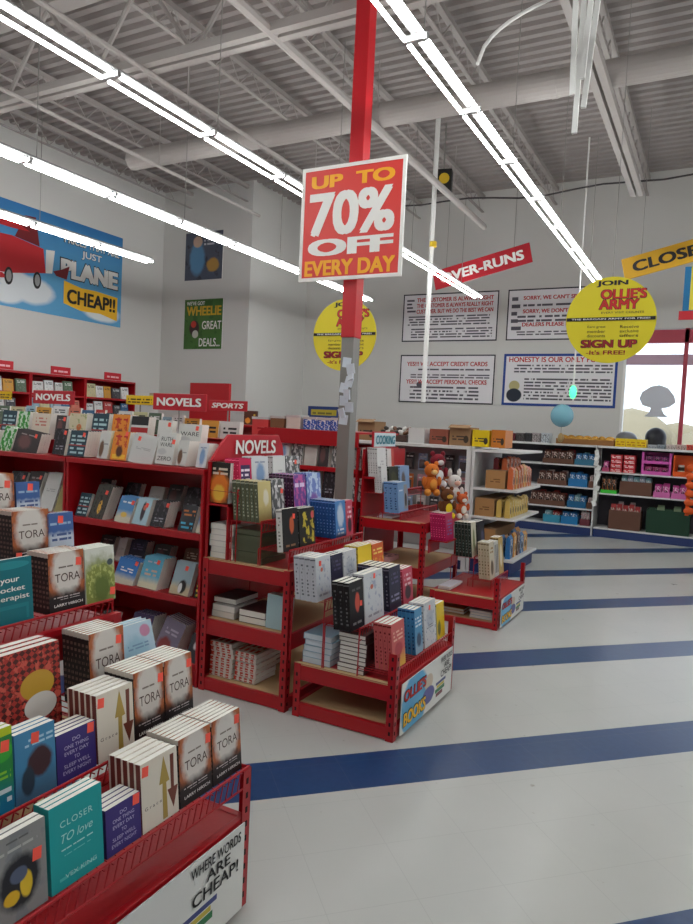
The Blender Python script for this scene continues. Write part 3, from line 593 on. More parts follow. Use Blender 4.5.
# ================================================================ MIDDLE ENDCAP
ml = display_table('low red display table in the middle with pink and white books', -1.835, -1.27, 3.0, 3.83, [.07, .275], G_, posttop=.15)
mt = display_table('tall red display table in the middle under the NOVELS header', -2.45, -1.88, 3.0, 3.85, [.07, .40, .735], G_)
promo('white book promo poster on the middle low red table', -1.258, 3.06, .72, .012, .255)
rack(ml, [(-1.31, .32), (-1.50, .50), (-1.70, .61)], 3.01, 3.82, .275)
rack(mt, [(-1.92, .83), (-2.10, .96), (-2.26, 1.11)], 3.01, 3.84, .735)
MB().box(-.012, .0, -.41, .41, .775, .805).build('rack_rail', RED, mt, loc=(.27, 0, 0))
MB().box(-.285, -.27, -.41, .41, .735, 1.26).build('back_panel', RED, mt)
def header(label, x, y0, y1, z0, z1, s, card, ink, arch=True):
    t_ = thing('header_sign', label, 'sign', (x, y0, z0), math.pi/2); w = y1-y0; h = z1-z0
    P = [(-.17, 0), (w+.08, 0), (w+.06, h*.55), (w+.01, h), (-.02, h), (-.09, h*.6)] if arch else [(0, 0), (w, 0), (w, h), (0, h)]
    MB().poly(P, 0, .02).build('header_panel', RED2, t_, bevel=.004)
    if not arch: MB().box(.01, w-.01, -.004, 0, .01, h-.01).build('white_card', card, t_)
    words(s, h*.55, ink, t_, w*.5, h*.52 if arch else h*.5, w*.86, bold=.04, y=-.008); return t_
header('rounded red NOVELS header above the middle tall table', -2.43, 3.19, 3.66, 1.262, 1.41, 'NOVELS', None, INKW)
def spine_art(m):
    b_ = m.node_tree.nodes['Principled BSDF'].inputs[0].default_value[:3]; c = tuple(int(255*(v**(1/2.2))) for v in b_); k = tuple(min(255, v+80) if sum(c) < 330 else max(0, v-90) for v in c)
    return art('lettered spine %d %d %d' % c, c, [('w', .3, .12, .7, .86, 9, 2.2, k), ('r', 0, .93, 1, .96, k)])
def mrow(specs, x, z, rowname, mg='middle table'):
    i = 0
    for (y0, w, h, t, n, fr, sp_, st, lab, *tt) in specs:
        stack('book', fr, spine_art(sp_), x, y0, z, w, h, t, n, 1, lab+', front copy, '+rowname, lab+', rear copy, '+rowname, lab+' '+rowname, lean=.10, gap=.0018, sticker=st, titles=tt[0] if tt else ())
A = art
pinkA = A('coral and yellow cover', (206, 98, 96), [('g', .4, .1, (224, 176, 70)), ('w', .15, .6, .85, .85, 3, 5, (240, 190, 170)), ('e', .5, .4, .3, .15, .3, (180, 60, 70))])
blueA = A('light blue cover', (84, 152, 196), [('g', .4, .1, (150, 180, 200)), ('w', .1, .6, .9, .85, 3, 5, (226, 236, 244)), ('e', .5, .3, .3, .15, .4, (50, 70, 100))])
whgA = A('white grey cover', (206, 208, 212), [('e', .5, .6, .3, .2, .5, (180, 186, 196)), ('w', .2, .4, .8, .5, 2, 6, (130, 130, 140)), ('n', 9, .58, (150, 160, 180), 0, 0, 1, 1)])
blkA = A('black cover with coral hand', (20, 20, 24), [('e', .55, .55, .16, .2, .3, (206, 86, 70)), ('w', .2, .1, .8, .2, 1, 5, (150, 150, 150)), ('w', .2, .8, .8, .9, 1, 5, (90, 90, 90))])
paleA = A('pale figure cover', (206, 210, 216), [('n', 6, .56, (168, 176, 196), .1, .1, .9, .9), ('e', .4, .7, .08, .05, .2, (206, 110, 90)), ('w', .2, .1, .8, .2, 1, 6, (150, 150, 160))])
navyA = A('navy cover', (44, 42, 66), [('w', .15, .2, .85, .4, 2, 5, (150, 150, 180)), ('w', .2, .6, .8, .9, 3, 5, (90, 84, 120))])
pnkA = A('pink red cover', (196, 70, 92), [('w', .2, .5, .8, .9, 3, 5, (236, 200, 206)), ('e', .5, .3, .3, .2, .3, (60, 40, 50))])
yelA = A('yellow cover', (228, 196, 44), [('e', .3, .3, .2, .2, .4, (110, 110, 60))]); orA = A('orange cover', (222, 104, 50), [('n', 5, .5, (236, 170, 60), 0, 0, 1, .6), ('w', .1, .7, .9, .9, 2, 5, (250, 220, 120))])
mrow([(3.055, .155, .225, .022, 4, pinkA, flat((196, 92, 92)), None, 'coral pink paperback with pale lettering'), (3.345, .10, .235, .022, 4, blueA, flat((60, 130, 180)), None, 'light blue paperback'), (3.475, .17, .24, .02, 4, whgA, flat((196, 198, 204)), (.5, .85), 'white grey patterned paperback'), (3.66, .12, .20, .02, 3, yelA, flat((206, 196, 150)), None, 'short yellow and cream book')], -1.31, .321, 'lowest row, middle table')
mrow([(2.96, .15, .235, .03, 3, blkA, flat((16, 16, 18)), (.8, .5), 'black hardcover with a coral hand'), (3.12, .22, .25, .03, 2, paleA, flat((200, 202, 208)), (.55, .9), 'pale hardcover with faint figures'), (3.42, .15, .235, .03, 6, navyA, flat((36, 34, 54)), None, 'dark navy hardcover'), (3.60, .14, .20, .02, 3, pnkA, flat((150, 40, 60)), None, 'pink red paperback')], -1.50, .502, 'second row, middle table')
mrow([(2.97, .15, .22, .03, 4, paleA, flat((190, 192, 200)), (.3, .85), 'pale grey hardcover with small print'), (3.13, .12, .21, .022, 3, navyA, flat((40, 44, 84)), None, 'navy lettered paperback'), (3.26, .15, .21, .02, 3, whgA, flat((210, 212, 216)), None, 'white mottled paperback'), (3.43, .17, .215, .02, 4, yelA, flat((206, 176, 40)), None, 'yellow book reading GIRLS', [('GIRLS', .22, INK, .55, .4, .8, {'bold': .04})]), (3.61, .15, .205, .02, 4, orA, flat((206, 90, 44)), None, 'orange and yellow paperback')], -1.70, .612, 'third row, middle table')
dkA = A('black cover with orange figure', (24, 22, 24), [('e', .6, .6, .14, .2, .3, (190, 90, 50)), ('w', .2, .1, .8, .2, 1, 5, (150, 110, 80))])
dyA = A('black cover with yellow flowers', (28, 28, 26), [('n', 4, .5, (206, 186, 60), .2, .1, .95, .9), ('e', .85, .8, .1, .1, .2, (222, 90, 90))])
bcA = A('blue glass cover', (70, 128, 190), [('e', .5, .6, .3, .3, .4, (190, 206, 222)), ('w', .2, .1, .8, .3, 2, 5, (226, 226, 232)), ('g', .2, .05, (24, 34, 70))])
puA = A('purple cover bright', (110, 70, 150), [('n', 5, .5, (196, 90, 160), 0, 0, 1, 1), ('w', .1, .7, .9, .9, 1, 5, (230, 210, 240))])
bpA = A('pale blue violet cover', (110, 130, 196), [('n', 5, .5, (190, 206, 230), 0, 0, 1, 1), ('e', .5, .3, .3, .2, .4, (120, 80, 160))])
wbA = A('white cover with blue splash', (214, 216, 220), [('e', .5, .45, .25, .35, .5, (130, 160, 200)), ('w', .2, .8, .8, .9, 1, 5, (150, 160, 180))])
pkA = A('hot pink cover', (206, 30, 84), [('r', .12, .1, .88, .8, (60, 40, 90)), ('w', .15, .15, .85, .75, 4, 4, (236, 226, 236))])
bwA = A('black and white photo cover', (90, 90, 92), [('n', 4, .5, (200, 200, 200), 0, 0, 1, 1), ('w', .2, .8, .8, .9, 1, 5, (230, 230, 230))])
whA = A('plain white cover', (214, 214, 214), [('w', .3, .4, .7, .6, 2, 5, (180, 180, 184))])
mrow([(2.985, .15, .22, .035, 1, dkA, flat((214, 212, 208)), (.75, .8), 'black hardcover with an orange figure and pale spine'), (3.15, .16, .21, .02, 3, dyA, flat((24, 24, 26)), None, 'black paperback with yellow flowers'), (3.545, .125, .22, .02, 8, bcA, flat((30, 84, 150)), None, 'blue paperback with glass pattern'), (3.68, .08, .215, .02, 2, pnkA, flat((206, 120, 130)), None, 'narrow pink and white book')], -1.92, .831, 'lowest row, middle tall table')
mrow([(3.02, .12, .215, .026, 6, A('cream yellow cover', (206, 190, 130), [('g', .4, .1, (150, 130, 80)), ('e', .6, .6, .2, .2, .4, (226, 220, 200))]), flat((84, 88, 66)), None, 'olive spined book with cream yellow cover'), (3.15, .12, .22, .02, 3, bwA, flat((90, 90, 96)), (.8, .7), 'grey photo covered paperback'), (3.37, .13, .235, .022, 7, puA, flat((60, 24, 54)), None, 'dark purple paperback'), (3.515, .16, .24, .02, 4, bpA, flat((90, 110, 180)), None, 'pale blue violet paperback')], -2.10, .961, 'second row, middle tall table')
mrow([(3.06, .11, .175, .022, 4, pkA, flat((200, 24, 72)), None, 'hot pink paperback'), (3.175, .16, .185, .02, 3, wbA, flat((210, 212, 216)), None, 'white paperback with blue splash'), (3.385, .13, .185, .02, 2, whA, flat((210, 210, 212)), None, 'plain white paperback'), (3.525, .15, .18, .02, 3, bwA, flat((70, 70, 74)), (.7, .8), 'black and white photo paperback')], -2.26, 1.111, 'top row, middle tall table')
fireA = A('fiery cover', (40, 34, 30), [('e', .5, .35, .5, .4, .4, (226, 120, 40)), ('e', .5, .25, .3, .2, .3, (240, 190, 70)), ('w', .1, .7, .9, .92, 2, 5, (220, 200, 180))])
def frow(items, Y, Z, rowname, px_y, lean=.1, cat='book', far=False):
    """face-out stacks on a case that faces -y, placed along x"""
    for i, (p0, p1, top, n, fr, sp_, st, lab, *r_) in enumerate(items):
        x0 = xx(p0, px_y, Y); x1 = xx(p1, px_y, Y); h = zY((p0+p1)/2, top, Y)-Z
        stack('book', fr, sp_, x0, Y, Z, max(.05, x1-x0), max(.1, h), .02, n, 0, lab+', front copy, '+rowname, lab+', rear copy, '+rowname, lab+' '+rowname, lean=lean, parts=False, far=far, sticker=st, roll=(r_[0] if r_ and isinstance(r_[0], float) else 0), titles=(r_[1] if len(r_) > 1 else ()))
# fire books on the shelf end of the middle tall table, facing the camera side
stack('book', fireA, flat((150, 140, 130)), -2.44, 3.02, 1.04, .13, .22, .02, 3, 0, 'fiery orange and black paperback beside the NOVELS header, front copy', 'fiery orange and black paperback beside the NOVELS header, copy behind', 'fiery paperbacks', lean=.06)
MB().box(-.28, -.13, -.415, -.30, 1.025, 1.035).box(-.28, -.27, -.415, -.30, .735, 1.035).box(-.14, -.13, -.415, -.30, .735, 1.035).build('side_shelf', RED, mt)
# piles lying flat
def pile(name, x, y, z, wx, ly, t, n, mside, mpage, label, group, jit=.006, spine='x-', rz=0):
    k = ('pile', mside.name, mpage.name, wx, ly, t)
    if k not in BK:
        m1 = MB().box(0, wx, 0, ly, 0, .0015, 0).box(0, wx, 0, ly, t-.0015, t, 0)
        if spine == 'x+': m1.box(wx-.0015, wx, 0, ly, 0, t, 0)
        elif spine == 'y': m1.box(0, wx, 0, .0015, 0, t, 0)
        else: m1.box(0, .0015, 0, ly, 0, t, 0)
        m2 = MB().box(.002, wx-.002, .002, ly-.002, .0015, t-.0015)
        BK[k] = (m1.mesh('cover', [mside]), m2.mesh('page_block', [mpage]))
    for i in range(n):
        o = link(name, None); o.empty_display_size = .03; link('cover', BK[k][0], o); link('page_block', BK[k][1], o)
        o.location = (x+random.uniform(-jit, jit), y+random.uniform(0, jit), z+i*(t+.0006)); o.rotation_euler = (0, 0, rz+random.uniform(-.02, .02))
        tag(o, label[0] if i == n-1 else label[1], 'book', group)
pile('book', -2.43, 3.03, .737, .15, .22, .031, 6, flat((206, 204, 200)), PAGES, ('white hardcover on top of the flat pile, left on the tall table', 'white hardcover within the flat pile, left on the tall table'), 'flat pile of white hardcovers')
pile('book', -2.26, 3.03, .737, .17, .24, .029, 6, flat((84, 88, 66)), flat((84, 88, 66)), ('olive hardcover on top of the flat pile beside the white pile', 'olive hardcover within the flat pile beside the white pile'), 'flat pile of olive hardcovers', spine='y')
pile('book', -2.42, 3.06, .402, .15, .22, .035, 2, flat((190, 190, 186)), PAGES, ('white edged book lying at left on the tall table middle shelf, upper', 'white edged book lying at left on the tall table middle shelf, lower'), 'books lying left on the middle shelf')
pile('book', -2.43, 3.09, .476, .15, .22, .03, 1, flat((58, 48, 44)), PAGES, ('dark brown covered book on top of the left middle shelf pile', ''), 'books lying left on the middle shelf')
pile('book', -2.24, 3.06, .402, .17, .23, .035, 2, flat((64, 34, 34)), PAGES, ('dark maroon book lying at centre of the middle shelf, upper', 'dark maroon book lying at centre of the middle shelf, lower'), 'maroon books on the middle shelf')
stack('book', art('pale blue plain cover', (170, 198, 204), []), flat((160, 190, 196)), -2.06, 3.06, .402, .13, .18, .03, 2, 0, 'pale blue upright book at right of the middle shelf, front copy', 'pale blue upright book at right of the middle shelf, rear copy', 'pale blue upright books', lean=.06)
rw = art('red and white spine', (214, 206, 198), [('s', 4, .55, 0, .12, 1, .88, (190, 62, 44)), ('w', .1, .35, .9, .65, 1, 9, (230, 220, 210))])
pile('book', -2.42, 3.06, .072, .15, .2, .027, 7, rw, PAGES, ('red and white hardcover on top of the bottom shelf pile at left', 'red and white hardcover within the bottom shelf pile at left'), 'bottom shelf pile at left', spine='y')
pile('book', -2.255, 3.065, .072, .14, .2, .027, 6, rw, PAGES, ('red and white hardcover on top of the second bottom shelf pile', 'red and white hardcover within the second bottom shelf pile'), 'second bottom shelf pile', spine='y')
pile('book', -2.40, 3.31, .072, .19, .2, .027, 6, flat((120, 90, 84)), PAGES, ('brownish hardcover on top of the rear bottom shelf pile', 'brownish hardcover within the rear bottom shelf pile'), 'rear bottom shelf pile')
pile('book', -1.60, 3.03, .277, .15, .14, .021, 9, flat((62, 30, 30)), PAGES, ('dark edged hardcover on top of the low table pile', 'dark edged hardcover within the low table pile'), 'low table pile of dark hardcovers', spine='x+')
pile('book', -1.80, 3.03, .277, .16, .2, .03, 5, flat((140, 170, 190)), flat((206, 216, 224)), ('pale blue white hardcover on top of the pile at the low table left', 'pale blue white hardcover within the pile at the low table left'), 'pale blue hardcover pile')
# ================================================================ COOKING ENDCAP
kl = display_table('low red display table of the far endcap with cream books', -1.93, -1.38, 5.15, 5.95, [.05, .235], G_, posttop=.16)
kt = display_table('tall red display table of the far endcap under the COOKING header', -2.58, -2.0, 5.15, 6.0, [.05, .38, .745], G_)
promo('white book promo poster on the far low red table', -1.368, 5.2, .70, .01, .22)
rack(kl, [(-1.55, .30), (-1.70, .47)], 5.45, 5.94, .235)
rack(kt, [(-2.24, .80), (-2.40, .95)], 5.16, 5.98, .745)
MB().box(-.29, -.275, -.42, .42, .745, 1.3).build('back_panel', RED, kt)
header('white COOKING card on a red header box', -2.50, 5.18, 5.62, 1.315, 1.45, 'COOKING', mat('pale card', (206, 222, 228), .5), mat('teal ink', (40, 130, 150), .5), False)
crA = A('cream cover', (206, 198, 176), [('w', .2, .7, .8, .9, 2, 5, (150, 110, 50)), ('e', .5, .3, .3, .2, .3, (90, 80, 50))]); dgA = A('dark green cover', (30, 50, 40), [('w', .2, .5, .8, .8, 3, 5, (190, 180, 140))])
skA = A('sky blue card', (124, 164, 206), [('r', .62, .1, .95, .9, (150, 150, 150)), ('e', .78, .4, .1, .22, .1, (40, 40, 44)), ('w', .1, .7, .5, .8, 1, 4, (206, 220, 236))])
mrow([(5.50, .13, .30, .022, 4, crA, flat((196, 188, 160)), None, 'cream tall paperback with amber band'), (5.64, .12, .29, .022, 3, A('white and black cover', (200, 200, 196), [('s', 3, .5, .1, .1, .9, .9, (50, 50, 50))]), flat((190, 190, 186)), None, 'white and black tall paperback'), (5.77, .13, .31, .022, 3, A('ochre cover', (196, 166, 96), [('e', .5, .5, .3, .3, .3, (226, 216, 190))]), flat((180, 150, 90)), None, 'ochre tall paperback')], -1.55, .301, 'lower rack, far low table')
mrow([(5.46, .13, .28, .026, 5, A('cream leaf cover', (206, 202, 180), [('e', .5, .5, .2, .3, .4, (110, 120, 70))]), flat((34, 48, 40)), None, 'dark green spined book with cream cover'), (5.62, .2, .27, .022, 3, A('black photo cover', (26, 26, 30), [('e', .7, .5, .2, .2, .5, (80, 80, 110))]), flat((24, 24, 28)), None, 'black large book')], -1.70, .471, 'upper rack, far low table')
mrow([(5.24, .18, .22, .02, 6, A('magenta cover', (176, 24, 84), [('w', .2, .2, .8, .8, 5, 5, (120, 120, 170))]), flat((176, 20, 80)), None, 'magenta spined magazine on the table side')], -1.85, .612, 'far table')
MB().box(.292, .45, -.34, -.1, .60, .61).box(.292, .30, -.34, -.1, .50, .60).build('side_rack', RED, kt)
mrow([(5.17, .20, .25, .04, 3, skA, flat((110, 150, 196)), None, 'sky blue boxed kitchen gadget')], -2.24, .801, 'lower rack of the far tall table')
mrow([(5.18, .11, .22, .02, 3, whA, flat((210, 210, 212)), None, 'narrow white paperback'), (5.33, .19, .21, .022, 3, A('olive dark cover', (40, 46, 36), [('e', .5, .5, .3, .3, .4, (70, 74, 50))]), flat((40, 46, 36)), None, 'dark olive cookbook'), (5.56, .2, .21, .022, 3, A('blue portrait cover', (126, 160, 200), [('e', .35, .45, .2, .3, .4, (96, 90, 90))]), flat((140, 170, 206)), None, 'pale blue portrait cookbook')], -2.40, .951, 'upper rack of the far tall table')
mrow([(5.17, .17, .24, .02, 4, whA, flat((206, 206, 206)), None, 'white cookbook hung below the header'), (5.37, .13, .23, .02, 3, A('red strip cover', (214, 206, 204), [('r', .6, 0, 1, 1, (196, 70, 54))]), flat((210, 206, 206)), None, 'white and red cookbook hung below the header')], -2.44, 1.08, 'top of the far tall table')
MB().box(-.28, -.18, -.42, -.0, 1.06, 1.075).build('top_ledge', RED, kt)
pile('book', -2.44, 5.2, .748, .13, .2, .008, 2, flat((190, 190, 214)), PAGES, ('violet white flyer lying on the far tall table, upper', 'violet white flyer lying on the far tall table, lower'), 'flyers on the far tall table')
pile('book', -1.88, 5.2, .237, .1, .28, .014, 2, flat((206, 206, 216)), PAGES, ('white magazine lying on the far low table, upper', 'violet magazine lying on the far low table, lower'), 'magazines on the far low table')
pile('book', -1.62, 5.22, .052, .18, .24, .02, 3, flat((190, 200, 214)), PAGES, ('pale magazine on top in the far low table bottom shelf', 'pale magazine in the far low table bottom shelf pile'), 'pale magazines in the bottom shelf')
pile('book', -1.88, 5.25, .052, .2, .24, .02, 2, flat((206, 140, 60)), PAGES, ('orange magazine on top in the far low table bottom shelf', 'orange magazine under another in the bottom shelf'), 'orange magazines in the bottom shelf')
pile('book', -2.54, 5.22, .382, .22, .2, .04, 1, art('pink carton', (206, 150, 150), [('n', 6, .5, (60, 40, 44), .4, .1, 1, .9)]), flat((200, 150, 150)), ('pink box lying on the far tall table middle shelf', ''), 'pink boxes')
# plush toys hanging on the cooking endcap
def plush(label, loc, s, body, face, acc, rz=.9, group='plush toys hanging on the far endcap', ears='round'):
    t_ = thing('plush_toy', label, 'plush toy', loc, rz, group); B = mat('plush '+str(body), body, .95, bump=(80, .4)); Fm = mat('plush '+str(face), face, .95); Am = mat('plush '+str(acc), acc, .9)
    MB().ball((0, 0, .10*s), .075*s, 14, 10, sq=(1, .8, 1.15)).build('body', B, t_, smooth=True); MB().ball((0, -.01*s, .235*s), .07*s, 14, 10, sq=(1.08, .9, .95)).build('head', B, t_, smooth=True)
    MB().ball((0, -.065*s, .22*s), .03*s, 10, 8, sq=(1.2, .7, .85)).build('muzzle', Fm, t_, smooth=True)
    for sx in (-1, 1):
        MB().ball((sx*.055*s, 0, (.30 if ears == 'round' else .32)*s), .026*s, 10, 7, sq=(1, .6, 1 if ears == 'round' else 1.8)).build('ear', B, t_, smooth=True)
        MB().ball((sx*.085*s, -.02*s, .13*s), .03*s, 10, 7, sq=(.8, .8, 1.6)).build('arm', B, t_, smooth=True)
        MB().ball((sx*.05*s, -.04*s, .02*s), .036*s, 10, 7, sq=(.9, 1.2, 1)).build('foot', Am, t_, smooth=True); MB().ball((sx*.025*s, -.062*s, .25*s), .008*s, 8, 6).build('eye', BLACK, t_, smooth=True)
    MB().ball((0, -.06*s, .10*s), .04*s, 10, 8, sq=(1, .4, 1.3)).build('belly_patch', Am, t_, smooth=True)
plush('orange plush toy at the upper left of the plush cluster', (-2.10, 5.48, .95), .85, (206, 110, 36), (236, 190, 120), (230, 150, 60))
plush('brown plush toy with yellow belly below the orange one', (-1.93, 5.42, .78), .78, (104, 58, 26), (206, 160, 60), (236, 206, 40))
plush('white plush toy at the right of the plush cluster', (-1.95, 5.64, .87), .82, (216, 210, 206), (230, 180, 160), (206, 206, 204), ears='long')
plush('orange and white plush toy lowest at right of the cluster', (-1.86, 5.60, .77), .66, (196, 90, 44), (226, 220, 210), (226, 216, 206))
plush('dark red plush toy behind the white plush toy', (-2.2, 5.88, .99), .95, (120, 20, 36), (200, 190, 190), (220, 220, 220))
# ================================================================ RED CASES OF THE AISLE RUN (facing -y)
def bookcase(label, x0, x1, yf, depth, levels, ztop, grp, back=True, lip=.045):
    t_ = thing('bookcase', label, 'bookcase', ((x0+x1)/2, yf, 0), 0, grp); w = (x1-x0)/2
    MB().box(-w, -w+.018, 0, depth, 0, ztop).build('side_panel', RED, t_, bevel=.002); MB().box(w-.018, w, 0, depth, 0, ztop).build('side_panel', RED, t_, bevel=.002)
    MB().box(-w+.018, w-.018, depth-.012, depth, 0, ztop).build('back_panel', RED, t_)
    for z in levels: MB().box(-w+.018, w-.018, 0, depth-.012, z-.02, z).box(-w+.018, w-.018, -.004, .012, z-.03, z+.008).build('shelf', RED, t_, bevel=.002)
    MB().box(-w+.018, w-.018, .02, .035, 0, .085).build('kick_plate', RED, t_)
    return t_
RG = 'red bookcases of the novels run'
xe = [-2.455, -3.545, -4.645, -5.745]
for i in range(3):
    nm = ['right red bookcase beside the middle endcap', 'second red bookcase at the left edge', 'third red bookcase beyond the left edge'][i]
    t_ = bookcase(nm, xe[i+1]+.005, xe[i]-.005, 3.0, .46, [.12, .485, .85], 1.20, RG)
    w = (xe[i]-xe[i+1])/2-.005
    MB().box(-w, w, -.006, .46, 1.185, 1.215).build('top_shelf', RED, t_, bevel=.002)
    MB().box(-w+.02, w-.02, .17, .185, 1.215, 1.30).box(-w+.02, w-.02, .17, .46, 1.29, 1.305).build('riser_shelf', RED, t_)
    MB().box(-w+.02, w-.02, .34, .355, 1.305, 1.37).box(-w+.02, w-.02, .34, .46, 1.36, 1.375).build('riser_shelf', RED, t_)
    for z in (.12, .485, .85): MB().box(-w+.02, w-.02, .2, .21, z, z+.07).box(-w+.02, w-.02, .2, .44, z+.07, z+.08).build('inner_step', RED, t_)
# second sided run behind it (faces the far side), keeps the top full of stock
bk = []
for i in range(3):
    t_ = bookcase(['rear facing red bookcase behind the right one', 'rear facing red bookcase behind the second one', 'rear facing red bookcase behind the third one'][i], xe[i+1]+.005, xe[i]-.005, 3.47, .42, [.12, .485, .85], 1.20, 'rear red bookcases of the novels run')
    MB().box(-.54, .54, 0, .42, 1.185, 1.215).build('top_shelf', RED, t_)
grnA = A('green white cover', (60, 150, 60), [('n', 5, .5, (206, 226, 206), 0, 0, 1, 1)]); zeroA = A('white thriller cover', (214, 214, 210), [('w', .1, .15, .9, .3, 1, 4, (60, 60, 60)), ('e', .3, .4, .2, .12, .3, (170, 170, 170))])
tealA = A('teal banded cover', (40, 66, 80), [('w', .1, .1, .9, .9, 5, 4, (170, 200, 206)), ('r', 0, .4, 1, .45, (160, 60, 60))]); grayA = A('grey white cover', (206, 206, 204), [('w', .2, .5, .8, .6, 2, 5, (170, 170, 170))])
dogA = A('white cover with brown dog', (206, 206, 202), [('e', .3, .35, .22, .3, .4, (110, 80, 60)), ('w', .4, .5, .9, .6, 1, 5, (150, 150, 150))]); flowA = A('orange fire cover', (226, 140, 50), [('n', 4, .5, (196, 70, 40), .1, .4, .9, .9), ('r', .1, .05, .9, .2, (240, 190, 60)), ('e', .5, .3, .2, .2, .4, (90, 50, 40)), ('w', .1, .8, .9, .92, 1, 4, (190, 40, 40))])
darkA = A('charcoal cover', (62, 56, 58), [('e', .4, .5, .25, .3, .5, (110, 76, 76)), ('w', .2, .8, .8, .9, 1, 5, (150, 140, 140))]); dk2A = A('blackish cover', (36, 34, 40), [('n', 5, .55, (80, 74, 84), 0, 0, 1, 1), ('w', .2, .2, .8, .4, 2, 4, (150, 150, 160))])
skyA = A('sky cover', (84, 140, 196), [('g', .5, .2, (206, 200, 180)), ('e', .5, .3, .2, .1, .3, (226, 190, 90)), ('w', .2, .75, .8, .88, 1, 5, (230, 236, 240))]); sky2 = A('beach cover', (96, 170, 200), [('g', .4, .15, (214, 206, 180)), ('w', .2, .4, .8, .65, 2, 4, (206, 170, 150)), ('w', .2, .8, .8, .9, 1, 5, (190, 190, 206))])
figA = A('pale blue figure cover', (170, 200, 214), [('e', .55, .5, .14, .36, .3, (60, 50, 60)), ('e', .6, .65, .12, .1, .3, (206, 110, 90))]); sepA = A('sepia banded cover', (44, 44, 50), [('w', .1, .1, .9, .42, 2, 3, (70, 170, 206)), ('w', .1, .6, .9, .9, 2, 3, (206, 120, 60))])
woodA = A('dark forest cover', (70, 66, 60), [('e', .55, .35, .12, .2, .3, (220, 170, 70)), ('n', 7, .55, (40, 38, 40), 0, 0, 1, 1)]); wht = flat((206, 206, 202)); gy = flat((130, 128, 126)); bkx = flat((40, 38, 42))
yelS = A('black and yellow lettered cover', (30, 30, 26), [('w', .1, .05, .9, .95, 6, 2.5, (214, 190, 50))])
s1 = (.8, .85)
TR = lambda: [('RUTH', .13, INK, .5, .80, .66), ('WARE', .13, INK, .5, .62, .72), ('ZERO', .13, INK, .5, .18, .8)]
TB = A('white lettered cover', (210, 210, 206), [('e', .3, .4, .25, .1, .4, (190, 190, 190))])
R1 = 'front row on the novels run'
frow([(-26, -6, 425, 3, darkA, gy, s1, 'charcoal paperback off the left edge', .1), (-2, 9, 424, 3, grnA, wht, None, 'bright green leaning book', .22), (12, 36, 428, 4, darkA, wht, s1, 'charcoal leaning book', .12), (52, 64, 428, 3, dk2A, bkx, s1, 'dark book at the case joint', .0), (67, 84, 430, 5, tealA, wht, s1, 'teal banded white book', .0), (97, 107, 430, 3, dogA, wht, None, 'small brown and white book', .0), (110, 126, 431, 3, flowA, yelA, (.8, .93), 'yellow and orange fire covered book', .0),
      (128, 152, 433, 4, grayA, wht, (.25, .86), 'plain grey white leaning book', .12)], 3.03, 1.222, R1, 445, lean=.2)
frow([(155, 172, 432, 2, TB, wht, (.9, .72), 'white thriller book lettered ZERO', .0, TR()), (176, 186, 440, 5, dogA, wht, None, 'white book with brown dog', .0), (196, 206, 443, 4, wbA, wht, None, 'pale blue white book at the right end', .0)], 3.03, 1.222, R1, 450, lean=.2)
R2 = 'second row on the novels run'
frow([(0, 14, 410, 3, tealA, gy, None, 'green and teal book', .0), (16, 27, 411, 3, grnA, wht, None, 'green patterned book', .0), (30, 48, 413, 4, A('cream pink cover', (214, 200, 184), [('w', .2, .5, .8, .9, 3, 5, (196, 120, 110))]), wht, None, 'cream and pink book', .0), (54, 64, 415, 2, darkA, gy, s1, 'dark grey small book', .0), (67, 84, 413, 3, A('cream flower cover', (206, 196, 166), [('e', .6, .5, .14, .12, .3, (206, 110, 60)), ('n', 6, .6, (150, 160, 110), 0, 0, 1, 1)]), wht, None, 'cream book with orange flower', .0), (90, 106, 413, 3, tealA, wht, None, 'white book with dark teal bands', .0), (110, 127, 414, 3, flowA, wht, None, 'white topped fire covered book', .0), (129, 146, 416, 3, A('black red white cover', (206, 206, 206), [('r', 0, .7, 1, 1, (40, 40, 44)), ('r', 0, .45, 1, .62, (170, 40, 44))]), wht, None, 'white book with red band', .0),
      (156, 170, 420, 2, TB, wht, s1, 'white thriller book partly hidden', .0), (177, 200, 424, 3, TB, wht, s1, 'white thriller book lettered WARE', .0, [('WARE', .16, INK, .5, .62, .8)])], 3.19, 1.307, R2, 430, lean=.14)
R3 = 'third row on top of the novels run'
spn = [(206, 206, 204), (196, 190, 150), (60, 100, 140), (206, 150, 60), (180, 60, 60), (214, 214, 214), (90, 110, 90), (70, 70, 76), (206, 120, 100), (150, 180, 196)]
its = []
px = -20
rr = random.Random(5); nmz = {0: 'white', 1: 'straw yellow', 2: 'slate blue', 3: 'amber', 4: 'brick red', 5: 'bright white', 6: 'sage green', 7: 'charcoal', 8: 'salmon', 9: 'pale blue'}
k = 0
def artc(i):
    c = spn[i]; return A('mixed cover %d' % i, c, [('n', 5, .52, tuple(min(255, int(v*.6+60)) for v in c), .1, .1, .9, .6), ('w', .15, .7, .85, .9, 2, 5, (40, 40, 46) if sum(c) > 380 else (226, 226, 226))])
seq = [0, 6, 1, 9, 3, 5, 8, 2, 4, 7, 0, 1, 6, 9, 5, 3]
while px < 205 and k < 16:
    wpx = 9+rr.random()*6; i = seq[k]
    its.append((px, px+wpx, 402+px*.07+rr.random()*4, 1, artc(i), flat(spn[i]), None, '%s covered book, %s from the left' % (nmz[i], ORD[k]), .0)); px += wpx+1.5; k += 1
frow(its, 3.36, 1.377, R3, 420, far=True)
px = -10; its = []; k = 0; seq = [3, 5, 4, 2, 0, 8, 9, 1, 7, 6, 5, 4, 3, 0]
while px < 262 and k < 14:
    wpx = 13+rr.random()*6; i = seq[k]
    its.append((px, px+wpx, 407+px*.065+rr.random()*4, 2, artc(i), flat(spn[i]), None, '%s book, %s from the left' % (nmz[i], ORD[k]), .0)); px += wpx+2; k += 1
